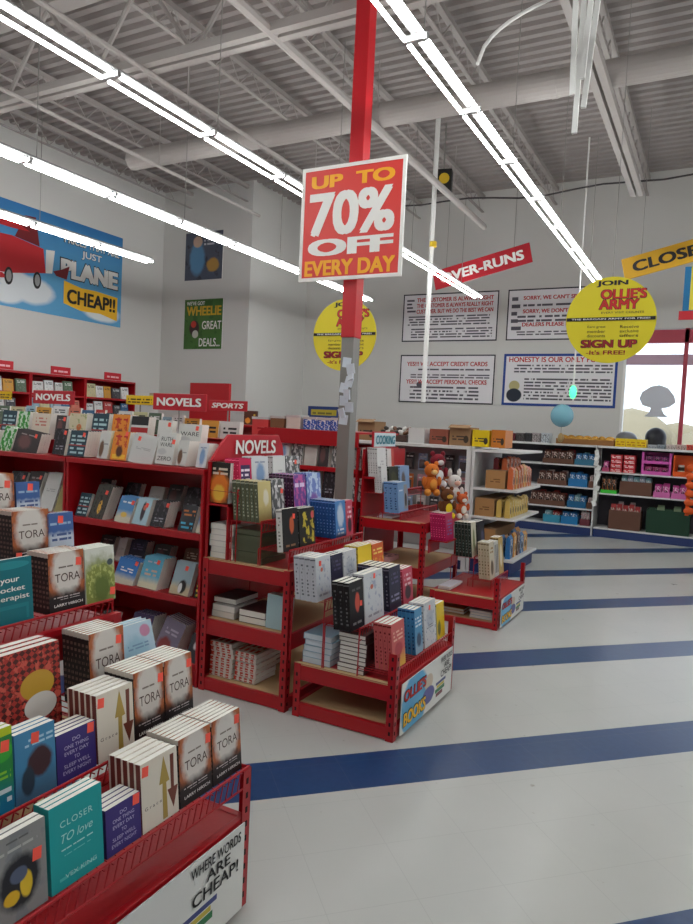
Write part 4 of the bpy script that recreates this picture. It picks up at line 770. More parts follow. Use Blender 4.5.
frow(its, 3.60, 1.217, 'rear row behind the novels run', 425, far=True)
def shelfbooks(rowname, Zf, items, py, Y=3.03, **k): frow(items, Y, Zf, rowname, py, **dict(dict(lean=.34), **k))
c_ = 'right red bookcase'
shelfbooks('upper shelf, right red bookcase', .858, [(75, 86, 492, 1, tealA, bkx, None, 'dark banded paperback', .0), (88, 102, 483, 4, woodA, gy, (.7, .8), 'dark forest paperback with yellow light', .08), (114, 129, 495, 4, skyA, gy, (.85, .8), 'bright sky paperback', .06), (132, 146, 497, 3, figA, wht, (.7, .75), 'pale blue paperback with dark figure', .03), (150, 164, 500, 4, dk2A, wht, (.9, .85), 'black lettered hardcover', .0), (178, 193, 505, 2, sepA, bkx, None, 'blue and orange lettered dark book', .0), (196, 204, 505, 2, skyA, wht, None, 'narrow sky blue book', .04)], 510)
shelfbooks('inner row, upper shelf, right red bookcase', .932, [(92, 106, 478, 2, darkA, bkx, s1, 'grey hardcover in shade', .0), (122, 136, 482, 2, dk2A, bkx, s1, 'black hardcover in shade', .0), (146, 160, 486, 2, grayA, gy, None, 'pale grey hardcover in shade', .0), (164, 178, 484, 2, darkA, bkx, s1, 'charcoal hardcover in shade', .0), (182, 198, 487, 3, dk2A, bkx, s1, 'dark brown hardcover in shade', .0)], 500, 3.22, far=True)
shelfbooks('middle shelf, right red bookcase', .493, [(112, 132, 557, 4, A('blue beach cover', (60, 120, 190), [('g', .45, .2, (200, 196, 180)), ('w', .2, .5, .8, .7, 2, 4, (226, 226, 226))]), gy, (.85, .9), 'blue beach paperback leaning', .10), (137, 156, 556, 5, sky2, gy, (.75, .85), 'turquoise sky paperback', .03), (169, 188, 561, 2, A('dusk beach cover', (150, 170, 180), [('g', .4, .2, (196, 180, 150)), ('e', .6, .25, .2, .2, .3, (40, 34, 34)), ('e', .5, .2, .1, .15, .2, (220, 220, 220))]), wht, (.6, .8), 'grey dusk beach paperback', .02), (194, 202, 568, 2, yelS, bkx, None, 'black and yellow lettered book', .0)], 580)
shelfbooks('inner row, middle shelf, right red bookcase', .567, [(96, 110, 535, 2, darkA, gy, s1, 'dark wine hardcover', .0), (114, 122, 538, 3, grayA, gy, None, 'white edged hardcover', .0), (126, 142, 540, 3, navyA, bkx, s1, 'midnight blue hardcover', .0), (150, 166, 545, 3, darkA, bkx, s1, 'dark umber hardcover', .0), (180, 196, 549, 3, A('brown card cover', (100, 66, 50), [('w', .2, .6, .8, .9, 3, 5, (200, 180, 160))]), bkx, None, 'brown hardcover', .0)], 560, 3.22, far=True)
shelfbooks('bottom shelf, right red bookcase', .128, [(96, 108, 612, 3, darkA, gy, None, 'dark violet book low at left', .0), (126, 146, 614, 6, A('violet cover', (70, 54, 92), [('w', .2, .2, .8, .5, 2, 5, (140, 120, 160)), ('e', .8, .8, .1, .1, .1, (220, 70, 60))]), bkx, None, 'violet hardcover', .0), (152, 172, 616, 6, A('lilac and red flower cover', (130, 120, 140), [('e', .4, .3, .3, .2, .4, (150, 70, 70)), ('w', .2, .6, .8, .8, 2, 5, (180, 170, 190))]), gy, None, 'lilac hardcover with red flowers leaning', .22), (185, 199, 634, 2, A('moon cover', (60, 60, 66), [('e', .5, .6, .2, .15, .5, (210, 210, 214))]), bkx, (.5, .95), 'dark book with pale moon', .1)], 640)
shelfbooks('upper shelf, left edge bookcase', .858, [(2, 18, 470, 3, dk2A, bkx, s1, 'black and red book', .0), (20, 34, 470, 4, darkA, bkx, s1, 'dark book with grey spine', .0), (38, 52, 471, 3, grayA, gy, None, 'pale grey white book', .0), (54, 63, 484, 2, A('yellow gray cover', (150, 140, 90), []), gy, None, 'khaki book', .0)], 490)
shelfbooks('middle shelf, left edge bookcase', .493, [(30, 44, 545, 2, dk2A, bkx, None, 'black book low at the left edge', .0), (50, 62, 545, 2, skyA, gy, None, 'blue book low at the left edge', .0)], 560)
# category signs above the run
def catsign(label, p0, p1, ptop, pbot, Y, s, m=RED2, ink=INKW, base=1.3, shear=0, frac=.5):
    x0 = xx(p0, (ptop+pbot)/2, Y); x1 = xx(p1, (ptop+pbot)/2, Y); z1 = zY(p0, ptop, Y); z0 = z1-(pbot-ptop)*Y/F*1.14/math.cos(.2)*.98
    t_ = thing('category_sign', label, 'sign', (x0, Y, z0)); w = x1-x0; h = z1-z0
    MB().box(0, w, 0, .01, 0, h).build('panel', m, t_, bevel=.003)
    if s: words(s, h*frac, ink, t_, w*.5, h*.5, w*.84, bold=.05, shear=shear)
    MB().rod((w*.5, .006, base-z0), (w*.5, .006, .0), .005, 6).build('stem', GREY, t_); return t_
catsign('large red NOVELS sign on the right red bookcase', 153, 206, 393, 412, 3.25, 'NOVELS', base=1.307)
catsign('smaller red NOVELS sign at left on the red bookcase', 33, 74, 390, 407, 3.42, 'NOVELS', base=1.377)
catsign('small red SPORTS sign right of the large NOVELS sign', 209, 247, 400, 411, 3.9, 'SPORTS', shear=.2, base=1.215)
YL = art('yellow note card', (226, 186, 30), [('w', .08, .2, .92, .8, 2, 12, (70, 50, 20))])
for (p0, p1, a, b_, lab) in ((126, 154, 395, 406, 'small yellow printed card left of the large NOVELS sign'), (-2, 11, 391, 402, 'small yellow printed card at the left edge')):
    o = catsign(lab, p0, p1, a, b_, 3.48, '', YL, base=1.217)
# fill of goods visible between the novels run and the far wall: second red run on y 5.15 (gondola three)
for i, (xa, xb) in enumerate(((-3.66, -2.63), (-4.70, -3.67), (-5.74, -4.71))):
    nm = ['red bookcase behind the column with grey discs', 'red bookcase behind the NOVELS header', 'red bookcase further left behind the novels run'][i]
    t_ = bookcase(nm, xa, xb, 5.17, .82, [.12, .485, .85, 1.12], 1.31 if i == 0 else 1.2, 'red bookcases of the second run')
    if i == 0:
        w = (xb-xa)/2; P = [(-w, 0), (w, 0), (w, .12), (-w+.1, .13), (-w+.03, .09)]; MB().poly(P, -.02, .0).build('canopy_board', RED, t_, loc=(0, 0, 1.31)); MB().box(-w, w, 0, .8, 1.42, 1.435).build('canopy_top', RED, t_)
frow([(262, 274, 441, 3, blueA, wht, None, 'light blue book', .0), (276, 288, 440, 2, wbA, wht, None, 'pale blue book', .0), (290, 302, 441, 3, bwA, wht, None, 'black and white book', .0), (304, 316, 442, 2, A('pale beige cover', (200, 196, 190), []), gy, None, 'pale beige book', .0), (318, 328, 443, 3, darkA, gy, None, 'grey photo book', .0), (331, 338, 445, 2, bwA, gy, None, 'grey silver book', .0), (347, 361, 447, 3, A('silver disc case', (150, 150, 146), [('n', 5, .5, (70, 74, 76), 0, 0, 1, 1)]), gy, None, 'silver boxed book right of the column', .0)], 5.19, 1.122, 'top shelf behind the NOVELS header', 460, far=True)
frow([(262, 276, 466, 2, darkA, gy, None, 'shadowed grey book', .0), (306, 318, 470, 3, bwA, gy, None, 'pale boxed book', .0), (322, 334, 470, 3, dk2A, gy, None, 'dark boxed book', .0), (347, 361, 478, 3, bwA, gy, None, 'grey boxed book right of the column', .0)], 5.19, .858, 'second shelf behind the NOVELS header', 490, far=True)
frow([(347, 361, 508, 3, dk2A, gy, None, 'dark boxed book right of the column', .0)], 5.19, .493, 'third shelf behind the NOVELS header', 520, far=True)
# blue and white boxes standing on the second run
def carton(label, p0, p1, ptop, pbase, Y, dep, m, name='box', cat='box', group=None, z=None, flap=False, lid=None):
    x0 = xx(p0, pbase, Y); x1 = xx(p1, pbase, Y); z0 = zY((p0+p1)/2, pbase, Y) if z is None else z; h = zY((p0+p1)/2, ptop, Y)-z0
    t_ = thing(name, label, cat, ((x0+x1)/2, Y, z0), 0, group); w = (x1-x0)/2
    MB().box(-w, w, 0, dep, 0, h, 0, 1).build('carton_body', [m if not isinstance(m, tuple) else m[0], m if not isinstance(m, tuple) else m[1]], t_, bevel=.002)
    if flap: MB().obox((0, -.02, h+.006), (w*.98, .05, .0015), (.35, 0, 0)).build('flap', m if not isinstance(m, tuple) else m[0], t_)
    elif lid: MB().box(-w-.003, w+.003, -.003, dep+.003, h-.02, h+.002).build('lid', lid, t_)
    else: MB().box(-.012, .012, -.001, dep+.001, h-.0005, h+.0008).build('tape', mat('packing tape', (190, 170, 130), .3), t_)
    return t_
bwx = art('blue white print box', (50, 90, 180), [('n', 6, .52, (226, 230, 236), 0, 0, 1, 1)])
ws = [('white and red', (206, 60, 60)), ('brown', (120, 84, 54)), ('pale', (206, 200, 190)), ('blue and white', None), ('blue and white striped', None), ('blue and silver', None), ('grey', (150, 150, 150))]
pxs = [(252, 268, 417), (270, 284, 416), (286, 300, 415), (303, 316, 417), (317, 330, 418), (331, 340, 418)]
for (a, b_, tp), (nm, c) in zip(pxs, ws): carton('%s small box standing on the second red run' % nm, a, b_, tp, 428, 5.3, .14, (flat(c), flat(c)) if c else (flat((50, 90, 180)), bwx), group='small boxes on the second run', z=1.437 if a > 262 else 1.215, lid=flat((190, 190, 190)))
# ================================================================ FAR LEFT WALL CASE
FG = 'red bookcases along the left wall'
for i, (ya, yb) in enumerate(((5.0, 5.94), (5.95, 6.93), (6.94, 7.94), (7.95, 9.02))):
    nm = ['partly out of frame', 'at the left edge', 'in the middle', 'at the right end'][i]
    t_ = thing('bookcase', 'tall red bookcase along the left wall, '+nm, 'bookcase', (XL+.02, (ya+yb)/2, 0), math.pi/2, FG); w = (yb-ya)/2
    dp = .45   # local frame: front faces +x world, local y runs to the wall
    MB().box(-w, -w+.02, -dp, 0, 0, 2.04).build('side_panel', RED, t_); MB().box(w-.02, w, -dp, 0, 0, 2.04).build('side_panel', RED, t_); MB().box(-w+.02, w-.02, -.012, 0, 0, 2.04).build('back_panel', RED, t_)
    for z in (.15, .5, .85, 1.2, 1.46, 1.74, 2.04): MB().box(-w+.02, w-.02, -dp, -.012, z-.03, z).build('shelf', RED, t_)
    s_ = thing('category_sign', 'tiny red sign on the tall left wall bookcase, '+nm, 'sign', (XL+.47, (ya+yb)/2-.16, 2.045), math.pi/2, 'tiny red signs on the left wall cases')
    MB().box(0, .36, 0, .01, 0, .12, 0, 1).build('panel', [RED2, art('tiny sign print', (196, 36, 50), [('w', .15, .3, .85, .75, 1, 7, (240, 190, 196))])], s_)
    if i == 0: continue
    rr = random.Random(20+i); k = 0
    for z, nr in ((1.741, 'top shelf'), (1.461, 'second shelf'), (1.201, 'third shelf')):
        y = ya+.05; k = 0
        while y < yb-.2:
            wb = .13+rr.random()*.06; h = .17+rr.random()*.05; c = rr.randrange(10)
            stack('book', artc(c), flat(spn[c]), XL+.44, y, z, wb, h, .03, 1, 1, '%s book, %s on the %s of the left wall case %s' % (nmz[c], ORD[k], nr, nm), '', 'books on the left wall cases', lean=.12, parts=False, far=True); y += wb+.012+rr.random()*.03; k += 1
# other distant items
t_ = board('bookcase_sign', 'plain dark red panel standing far behind the SPORTS sign', 'sign', (xx(190, 390, 8), 8, 1.25), xx(229, 392, 8)-xx(190, 392, 8), zY(205, 383, 8)-1.25, RED, th=.05, edge=RED)
t_ = bookcase('red bookcase under the plain dark red panel', -7.0, -6.1, 7.95, .45, [.15, .5, .85], 1.245, None)
t_ = board('framed_picture', 'small brown picture with orange light behind the SPORTS sign', 'picture', (xx(247, 410, 6.2), 6.2, zY(255, 418, 6.2)), .17, .15, art('brown picture', (88, 52, 38), [('e', .3, .3, .2, .2, .3, (226, 150, 50)), ('e', .8, .7, .08, .08, .2, (200, 170, 60))]), th=.02, edge=flat((80, 50, 36)))
t_ = bookcase('red bookcase carrying the small brown picture', -5.2, -3.9, 6.05, .5, [.15, .5, .85, 1.2], 1.42, None)
t_.children[0]; 
MB().box(-.65, .65, 0, .5, 1.42, 1.44).build('top_shelf', RED, t_)
bt = [o for o in bpy.data.objects if o.name.startswith('framed_picture')][0]; bt.location.z = 1.442; bt.location.y = 6.15
t_ = thing('hanging_sign', 'blue framed yellow sign low on the far wall beside the column', 'sign', (xx(308, 411, YW-.02), YW-.02, zY(308, 417, YW)))
w = xx(339, 411, YW)-xx(308, 411, YW); MB().box(0, w, 0, .012, 0, .22, 0, 1).build('panel', [BLUE, art('blue yellow card', (50, 70, 130), [('r', .1, .2, .92, .72, (196, 176, 60)), ('w', .15, .3, .85, .65, 1, 8, (120, 110, 50))])], t_)
# ================================================================ WHITE GONDOLA (fourth run)
t_ = thing('gondola_shelving', 'white pegboard gondola run with top shelf behind the COOKING table', 'shelving', (-4.3, 7.15, 0))
MB().box(-1.7, 1.98, .35, .38, .15, 1.30).build('pegboard', mat('grey pegboard', (150, 148, 148), .7), t_)
MB().box(-1.7, 2.0, .0, 1.05, 1.29, 1.325).build('top_shelf', WHITEM, t_, bevel=.003); MB().box(1.95, 2.0, 0, .05, 0, 1.29).build('upright', WHITEM, t_); MB().box(1.95, 2.0, 1.0, 1.05, 0, 1.29).build('upright', WHITEM, t_)
MB().box(-1.7, 1.95, .02, 1.0, .1, .14).build('base_shelf', WHITEM, t_); MB().box(-1.7, 1.95, .04, .98, 0, .1).build('kick_plate', BLUE, t_)
tn = thing('gondola_shelving', 'white endcap shelving of the pegboard run with cartons', 'shelving', (-2.29, 7.15, 0))
MB().box(0, .03, .0, 1.05, .0, 1.29).build('back_panel', WHITEM, tn)
for z in (1.30, .90, .60, .17): MB().box(.03, .50, 0, 1.05, z-.025, z).build('shelf', WHITEM, tn, bevel=.003)
MB().box(.03, .46, .03, 1.02, 0, .145).build('kick_plate', BLUE, tn)
# packs hanging on pegboard
rr = random.Random(9); pc = [(210, 206, 204), (170, 40, 60), (60, 60, 64), (196, 110, 60), (150, 170, 200), (206, 150, 160)]; pn = ['white', 'crimson', 'black', 'copper', 'pale blue', 'rose']
for j, z in enumerate((1.02, .78, .54)):
    for i in range(6):
        c = (i*2+j) % 6; x = -3.28+i*.16; t_ = thing('hanging_pack', '%s blister pack on the pegboard, %s row, %s from the left' % (pn[c], ['top', 'middle', 'lower'][j], ORD[i]), 'pack', (x, 7.447, z), 0, 'blister packs on the pegboard')
        MB().box(-.055, .055, 0, .006, 0, .19, 0, 1).build('backing_card', [flat(pc[c]), art('pack card %d' % c, pc[c], [('w', .15, .75, .85, .92, 1, 5, (226, 226, 226)), ('r', .1, .1, .9, .15, (60, 60, 60))])], t_)
        MB().box(-.035, .035, -.03, 0, .03, .12).build('blister', flat((90, 84, 84)), t_, bevel=.008); MB().rod((0, -.04, .175), (0, .05, .175), .003, 5).build('peg_hook', GREY, t_)
# goods on top of white run
TZ = 1.326
gd = [(357, 374, 421, CARD, 'brown carton behind the COOKING header'), (408, 424, 428, flat((206, 206, 206)), 'white carton'), (429, 448, 429, flat((150, 84, 66)), 'reddish brown carton'), (449, 470, 427, CARD, 'printed brown carton'), (472, 489, 430, flat((226, 196, 20)), 'bright yellow tub shaped carton'), (491, 505, 430, flat((200, 120, 40)), 'orange snack carton')]
for i, (a, b_, tp, m, lb) in enumerate(gd): 
    bx = carton(lb+' on the white top shelf', a, b_, tp, 442, 7.25, .3, (m, art('carton print %d' % i, tuple(int(255*(v**(1/2.2))) for v in m.node_tree.nodes['Principled BSDF'].inputs[0].default_value[:3]), [('w', .15, .3, .85, .6, 2, 6, (70, 56, 50) if i != 1 else (190, 190, 190)), ('e', .8, .35, .12, .2, .1, (60, 50, 40))] if i not in (1,) else [])), group='cartons on the white top shelf', z=TZ, flap=(i in (0, 3)))
t_ = thing('wire_basket', 'basket heaped with dark and white goods on the white top shelf', 'basket', (xx(392, 442, 7.3), 7.3, TZ)); MB().box(-.17, .17, 0, .25, 0, .08).build('basket_body', flat((70, 50, 44)), t_, bevel=.004)
rr = random.Random(11)
for i in range(12):
    c = [(40, 36, 36), (206, 204, 200), (110, 74, 54)][i % 3]; mb = MB(); mb.ball((0, 0, 0), .035, 8, 6, sq=(1.3, .8, .8)); o = mb.build('snack_pouch', flat(c), None, loc=(t_.location.x-.14+(i % 6)*.055, 7.37+.08*(i//6), TZ+.105+.035*(i//6)), rot=(rr.uniform(-1, 1), rr.uniform(-1, 1), 0), smooth=True)
    tag(o, ['dark', 'white', 'brown'][i % 3]+' pouch heaped in the basket on the white top shelf', 'pouch', 'pouches in the basket '+['dark', 'white', 'brown'][i % 3])
# cartons on the endcap shelves
def tray(label, x0, x1, y0, y1, z, h, m, group=None, name='display_tray'):
    t_ = thing(name, label, 'tray', ((x0+x1)/2, (y0+y1)/2, z), 0, group); w = (x1-x0)/2; d = (y1-y0)/2; e = .006
    MB().box(-w, w, -d, d, 0, e).build('tray_bottom', m, t_)
    MB().box(-w, w, -d, -d+e, e, h).box(-w, w, d-e, d, e, h).box(-w, -w+e, -d+e, d-e, e, h).box(w-e, w, -d+e, d-e, e, h).build('tray_side', m, t_); return t_
for z, h, x0_, x1_, lb in ((.901, .19, -2.14, -1.93, 'brown carton beside orange packs on the white endcap upper shelf'), (.601, .19, -2.24, -2.03, 'brown carton beside yellow packs on the white endcap middle shelf'), (.171, .30, -2.2, -2.0, 'tall brown carton of snacks on the white endcap lowest shelf')):
    t_ = thing('carton', lb, 'box', ((x0_+x1_)/2, 7.18, z), 0, 'cartons on the white endcap'); w = (x1_-x0_)/2
    MB().box(-w, w, 0, .8, 0, h, 0, 1).build('carton_body', [CARD, art('brown carton print', (176, 132, 86), [('w', .25, .35, .75, .6, 2, 5, (120, 84, 50))])], t_, bevel=.003); MB().box(-w+.01, w-.01, .01, .79, h, h+.002).build('carton_flap', CARD, t_)
def packs(x0, x1, y0, y1, z, nx, ny, h, cols, lb, cat='snack pack', name='snack_pack', side=False):
    for i in range(nx):
        for j in range(ny):
            c = cols[(i*3+j*2) % len(cols)]; w = (x1-x0)/nx; d = (y1-y0)/ny
            if side: w, d = d, w
            mb = MB(); a = w*.42; t = d*.32; hh = h*(1+.08*math.sin(i*3+j*5))
            mb.face([(-a, -t, 0), (a, -t, 0), (a, -t*.9, hh*.85), (-a, -t*.9, hh*.85)], 1, [(0, 0), (1, 0), (1, 1), (0, 1)]).face([(-a, -t*.9, hh*.85), (a, -t*.9, hh*.85), (a, 0, hh), (-a, 0, hh)]).face([(a, t, 0), (-a, t, 0), (-a, t*.9, hh*.85), (a, t*.9, hh*.85)]).face([(a, t*.9, hh*.85), (-a, t*.9, hh*.85), (-a, 0, hh), (a, 0, hh)])
            mb.face([(a, -t, 0), (a, t, 0), (a, t*.9, hh*.85), (a, 0, hh), (a, -t*.9, hh*.85)]).face([(-a, t, 0), (-a, -t, 0), (-a, -t*.9, hh*.85), (-a, 0, hh), (-a, t*.9, hh*.85)]).face([(-a, t, 0), (a, t, 0), (a, -t, 0), (-a, -t, 0)])
            o = mb.build(name, [flat(c[1]), art('pack '+c[0], c[1], [('n', 3, .5, c[2], 0, 0, 1, 1), ('e', .5, .45, .3, .2, .4, tuple(int(v*.55) for v in c[1])), ('n', 8, .6, (226, 220, 214), 0, .5, 1, 1)])]); o.location = (x0+(x1-x0)/nx*(i+.5), y0+(y1-y0)/ny*(j+.5), z); o.rotation_euler.z = .05*math.sin(i*7+j)+(math.pi/2 if side else 0)
            tag(o, c[0]+' '+lb+(', front line' if j == 0 else ', back line') if ny > 1 else c[0]+' '+lb, cat, c[0]+' '+lb+str(j == 0))
O1 = ('orange and white', (206, 106, 60), (226, 214, 200)); O2 = ('amber', (214, 150, 60), (236, 220, 180)); Y1 = ('straw yellow', (214, 182, 96), (230, 214, 160)); B1 = ('bright blue', (44, 110, 170), (206, 214, 224)); R1_ = ('brick red', (150, 44, 44), (220, 200, 190)); N1 = ('dark brown', (86, 48, 38), (200, 180, 170)); W1 = ('white and maroon', (196, 180, 180), (120, 40, 56)); G1 = ('dark green', (30, 60, 44), (180, 190, 170)); P1 = ('hot pink', (200, 70, 150), (236, 190, 220)); K1 = ('white and red', (206, 196, 196), (196, 40, 50)); T1 = ('pale teal', (120, 160, 170), (190, 200, 206))
packs(-1.925, -1.835, 7.18, 8.0, .903, 1, 7, .235, [O1, O1, O2], 'pack lined up beside the upper endcap carton', side=True)
packs(-2.12, -1.94, 7.3, 7.9, 1.095, 2, 4, .13, [('maroon and orange', (110, 30, 40), (206, 110, 50)), O1], 'pack on top of the upper endcap carton', side=True)
packs(-2.025, -1.85, 7.18, 8.0, .603, 2, 8, .19, [Y1], 'pack lined up beside the middle endcap carton', side=True)
packs(-1.99, -1.83, 7.2, 7.95, .173, 2, 5, .24, [B1, N1, O2], 'pack beside the lowest endcap carton', side=True)
# ================================================================ WALL SHELVING (right, y about 11)
Yf = 10.95
t_ = thing('gondola_shelving', 'long white wall shelving of snacks left of the white tag strip', 'shelving', (-3.2, Yf, 0), 0, 'white wall shelving under the window')
def wallunit(t_, x0, x1, lv):
    MB().box(x0, x1, .42, .45, .0, 1.33).build('back_panel', mat('shelf backing', (70, 66, 74), .7), t_)
    for z in lv: MB().box(x0, x1, 0, .42, z-.022, z).build('shelf', WHITEM, t_, bevel=.003)
    MB().box(x0, x1, -.02, .6, 1.33, 1.36).build('top_shelf', WHITEM, t_, bevel=.003); MB().box(x0, x1, .01, .4, 0, .118).build('kick_plate', BLUE, t_)
    MB().box(x1-.02, x1, 0, .45, .0, 1.33).build('divider', WHITEM, t_)
wallunit(t_, -1.6, 1.61, (.14, .40, .72, 1.05))
t2 = thing('gondola_shelving', 'long white wall shelving of pink and green goods right of the tag strip', 'shelving', (.2, Yf, 0), 0, 'white wall shelving under the window')
wallunit(t2, -1.78, 2.2, (.14, .66, .98))
t3 = thing('tag_strip', 'crumpled white paper strip hanging between the two wall shelf units', 'strip', (-1.57, Yf-.03, .5)); mb = MB()
for i in range(11): mb.obox((rr.uniform(-.02, .02), 0, i*.075), (.03, .008, .042), (rr.uniform(-.3, .3), rr.uniform(-.4, .4), rr.uniform(-.5, .5)))
mb.build('paper', WHITE, t3)
def wtray(label, p0, p1, z, h, m, cols, n, ph, lb, py=480):
    x0 = xx(p0, py, Yf); x1 = xx(p1, py, Yf); tray(label, x0, x1, Yf+.02, Yf+.34, z+.001, h, m, 'trays on the wall shelving')
    if n: packs(x0+.01, x1-.01, Yf+.03, Yf+.33, z+.008, n, 2, ph, cols, lb)
DC = mat('dark cardboard', (104, 70, 56), .8)
wtray('brown tray on the wall shelving, top level at left', 541, 572, 1.05, .08, DC, [N1, W1, R1_], 4, .2, 'snack bag in the top left tray')
wtray('teal printed tray on the wall shelving, top level', 573, 593, 1.05, .09, flat((50, 110, 140)), [B1, W1, T1], 3, .17, 'bag in the teal top tray')
wtray('brown tray on the wall shelving, second level at left', 537, 566, .72, .08, DC, [N1, R1_, W1], 4, .2, 'snack bag in the second level left tray')
wtray('blue tray on the wall shelving, second level', 568, 587, .72, .12, flat((40, 120, 180)), [B1], 3, .2, 'bag in the blue second level tray')
wtray('brown tray on the wall shelving, third level at left', 530, 566, .40, .08, DC, [N1, W1, R1_], 5, .2, 'snack bag in the third level left tray')
wtray('deep blue tray on the wall shelving, third level', 568, 587, .40, .1, flat((30, 96, 140)), [B1, T1], 3, .18, 'bag in the blue third level tray')
wtray('small brown tray by the paper strip, third level', 588, 593, .40, .1, DC, [W1], 1, .16, 'bag in the small third level tray')
wtray('small brown tray by the paper strip, second level', 588.5, 593, .72, .1, DC, [W1], 1, .18, 'bag in the small second level tray')
wtray('turquoise tray on the bottom level of the wall shelving', 545, 562, .14, .12, flat((60, 150, 180)), [T1, R1_], 2, .17, 'bag in the turquoise bottom tray')
wtray('bright blue tray on the bottom level of the wall shelving', 563, 580, .14, .12, flat((40, 130, 190)), [B1], 2, .18, 'bag in the bright blue bottom tray')
wtray('maroon striped tray on the bottom level beside the strip', 582, 592, .14, .1, flat((110, 50, 60)), [W1, K1, R1_], 3, .2, 'bag in the maroon bottom tray')
wtray('brown crate of red and blue packs on the bottom level right of the strip', 611, 643, .14, .28, DC, [R1_, T1, W1], 5, .36, 'pack in the brown bottom crate')
wtray('large dark green bin on the bottom level at the right edge', 646, 690, .14, .34, flat((20, 60, 40)), [G1, ('pale green', (130, 150, 120), (200, 200, 190))], 5, .36, 'pouch in the dark green bin', 520)
wtray('dark tray with lime green packs, middle level', 601, 617, .66, .05, flat((60, 200, 60)), [('black and lime', (40, 36, 34), (190, 110, 60))], 3, .24, 'jar pack in the lime tray')
wtray('brown tray of teal tins, middle level', 620, 652, .66, .2, DC, [T1, ('silver blue', (140, 150, 170), (196, 200, 206))], 5, .27, 'tin pack in the brown middle tray')
wtray('pink tray, middle level, left one of two', 654, 671, .66, .08, flat((214, 110, 176)), [P1], 2, .18, 'bag in the left pink tray'); wtray('pink tray, middle level, right one of two', 672, 688, .66, .08, flat((214, 110, 176)), [P1], 2, .18, 'bag in the right pink tray')
wtray('pink magenta tray, upper level by the strip', 601, 608, .98, .06, flat((190, 80, 120)), [P1], 1, .15, 'bag in the upper pink tray by the strip')
# stacked red and white boxes, pink display, orange display
rwb = art('red white carton', (206, 50, 60), [('w', .05, .15, .95, .85, 2, 5, (236, 226, 226))])
for j in range(4):
    for i in range(2):
        x0 = xx(610+i*13, 470, Yf); w = .155; o = thing('box', 'red and white flat box, %s from the bottom in the %s upper level stack' % (ORD[j], ['left', 'right'][i]), 'box', (x0, Yf+.03, .982+j*.066), 0, 'red and white boxes on the wall shelf')
        MB().box(0, w, 0, .25, 0, .06, 0, 1).build('carton_body', [flat((200, 50, 60)), rwb], o); MB().box(.07, .085, 0, .25, .06, .0608).build('tape', flat((220, 200, 200)), o)
pk = flat((214, 90, 180)); xa = xx(641, 470, Yf); xb = xx(671, 470, Yf)
t_ = thing('counter_display', 'magenta pink two level cardboard display on the upper wall shelf', 'display', (xa, Yf+.02, .981)); w = xb-xa
MB().box(0, .03, 0, .3, 0, .32).box(w-.03, w, 0, .3, 0, .32).box(0.03, w-.03, .29, .3, 0, .32).build('display_side', pk, t_); MB().box(.03, w-.03, 0, .29, 0, .015).box(.03, w-.03, 0, .01, .015, .05).build('display_shelf', pk, t_); MB().box(.03, w-.03, 0, .29, .16, .175).box(.03, w-.03, 0, .01, .175, .2).build('display_shelf', pk, t_)
packs(xa+.04, xb-.04, Yf+.04, Yf+.14, .998, 3, 1, .11, [('plum', (120, 30, 80), (190, 60, 130))], 'pack on the lower level of the pink display'); packs(xa+.04, xb-.04, Yf+.04, Yf+.14, 1.158, 3, 1, .10, [('dark violet', (80, 30, 80), (170, 60, 130))], 'pack on the upper level of the pink display')
xo = xx(673, 470, Yf)
t_ = thing('counter_display', 'bright orange cardboard display at the right edge upper shelf', 'display', (xo, Yf+.01, .981)); orr = flat((232, 92, 24))
MB().box(0, .45, .2, .215, 0, .3).box(0, .02, 0, .2, 0, .3).build('display_side', orr, t_); MB().box(0.02, .45, 0, .2, 0, .012).box(.02, .45, 0, .012, .012, .07).build('display_shelf', orr, t_)
for i, x in enumerate((.1, .24)): 
    o = thing('candy_jar', ['dark jar with white label, left in the orange display', 'dark jar with white label, right in the orange display'][i], 'jar', (xo+x, Yf+.1, .995), 0, 'jars in the orange display'); MB().rod((0, 0, 0), (0, 0, .12), .045, 12).build('jar_body', flat((60, 44, 30)), o); MB().rod((0, 0, .12), (0, 0, .15), .04, 12).build('jar_lid', flat((206, 200, 190)), o); MB().rod((0, 0, .03), (0, 0, .07), .0465, 12).build('jar_label', flat((226, 220, 200)), o)
t_ = thing('clip_strip', 'orange clip strip of snack pouches hanging at the right edge', 'strip', (xx(688, 470, Yf-.12), Yf-.12, .45)); MB().box(0, .05, 0, .004, 0, .75).build('backing', orr, t_)
for i in range(6): MB().ball((.05, -.02, .07+i*.12), .06, 10, 6, sq=(1.2, .4, .85)).build('pouch', orr, t_, smooth=True)
# top shelf goods of wall unit
rr = random.Random(13)
xg0 = xx(556, 440, 11.0); xg1 = xx(614, 440, 11.0)
tray('long low box heaped with golden snack bags on the wall shelf top', xg0, xg1, 11.0, 11.35, 1.361, .08, mat('golden tray', (150, 100, 50), .6))
gold = mat('golden foil', (214, 158, 60), .25, .5)
for i in range(14):
    o = MB().ball((0, 0, 0), .07, 10, 7, sq=(1.1, .6, .55)).build('snack_bag', gold, None, loc=(xg0+.08+(i % 7)*(xg1-xg0-.16)/6, 11.1+.14*(i//7), 1.43+.03*(i//7)), rot=(rr.uniform(-.4, .4), rr.uniform(-.3, .3), rr.uniform(-1, 1)), smooth=True)
    tag(o, 'shiny golden snack bag in the heaped long box, '+['front line', 'back line'][i//7], 'snack bag', 'golden bags '+str(i//7))
yb_ = art('yellow printed carton', (232, 196, 30), [('w', .1, .2, .9, .8, 2, 4, (190, 130, 20))])
for i in range(3): carton('yellow printed carton on the wall shelf top, %s of the three' % ['leftmost', 'middle', 'rightmost'][i], 615+i*10.4, 625+i*10.4, 438.3+i*.6, 449, 11.0, .25, (flat((232, 196, 30)), yb_), group='yellow cartons', z=1.361)
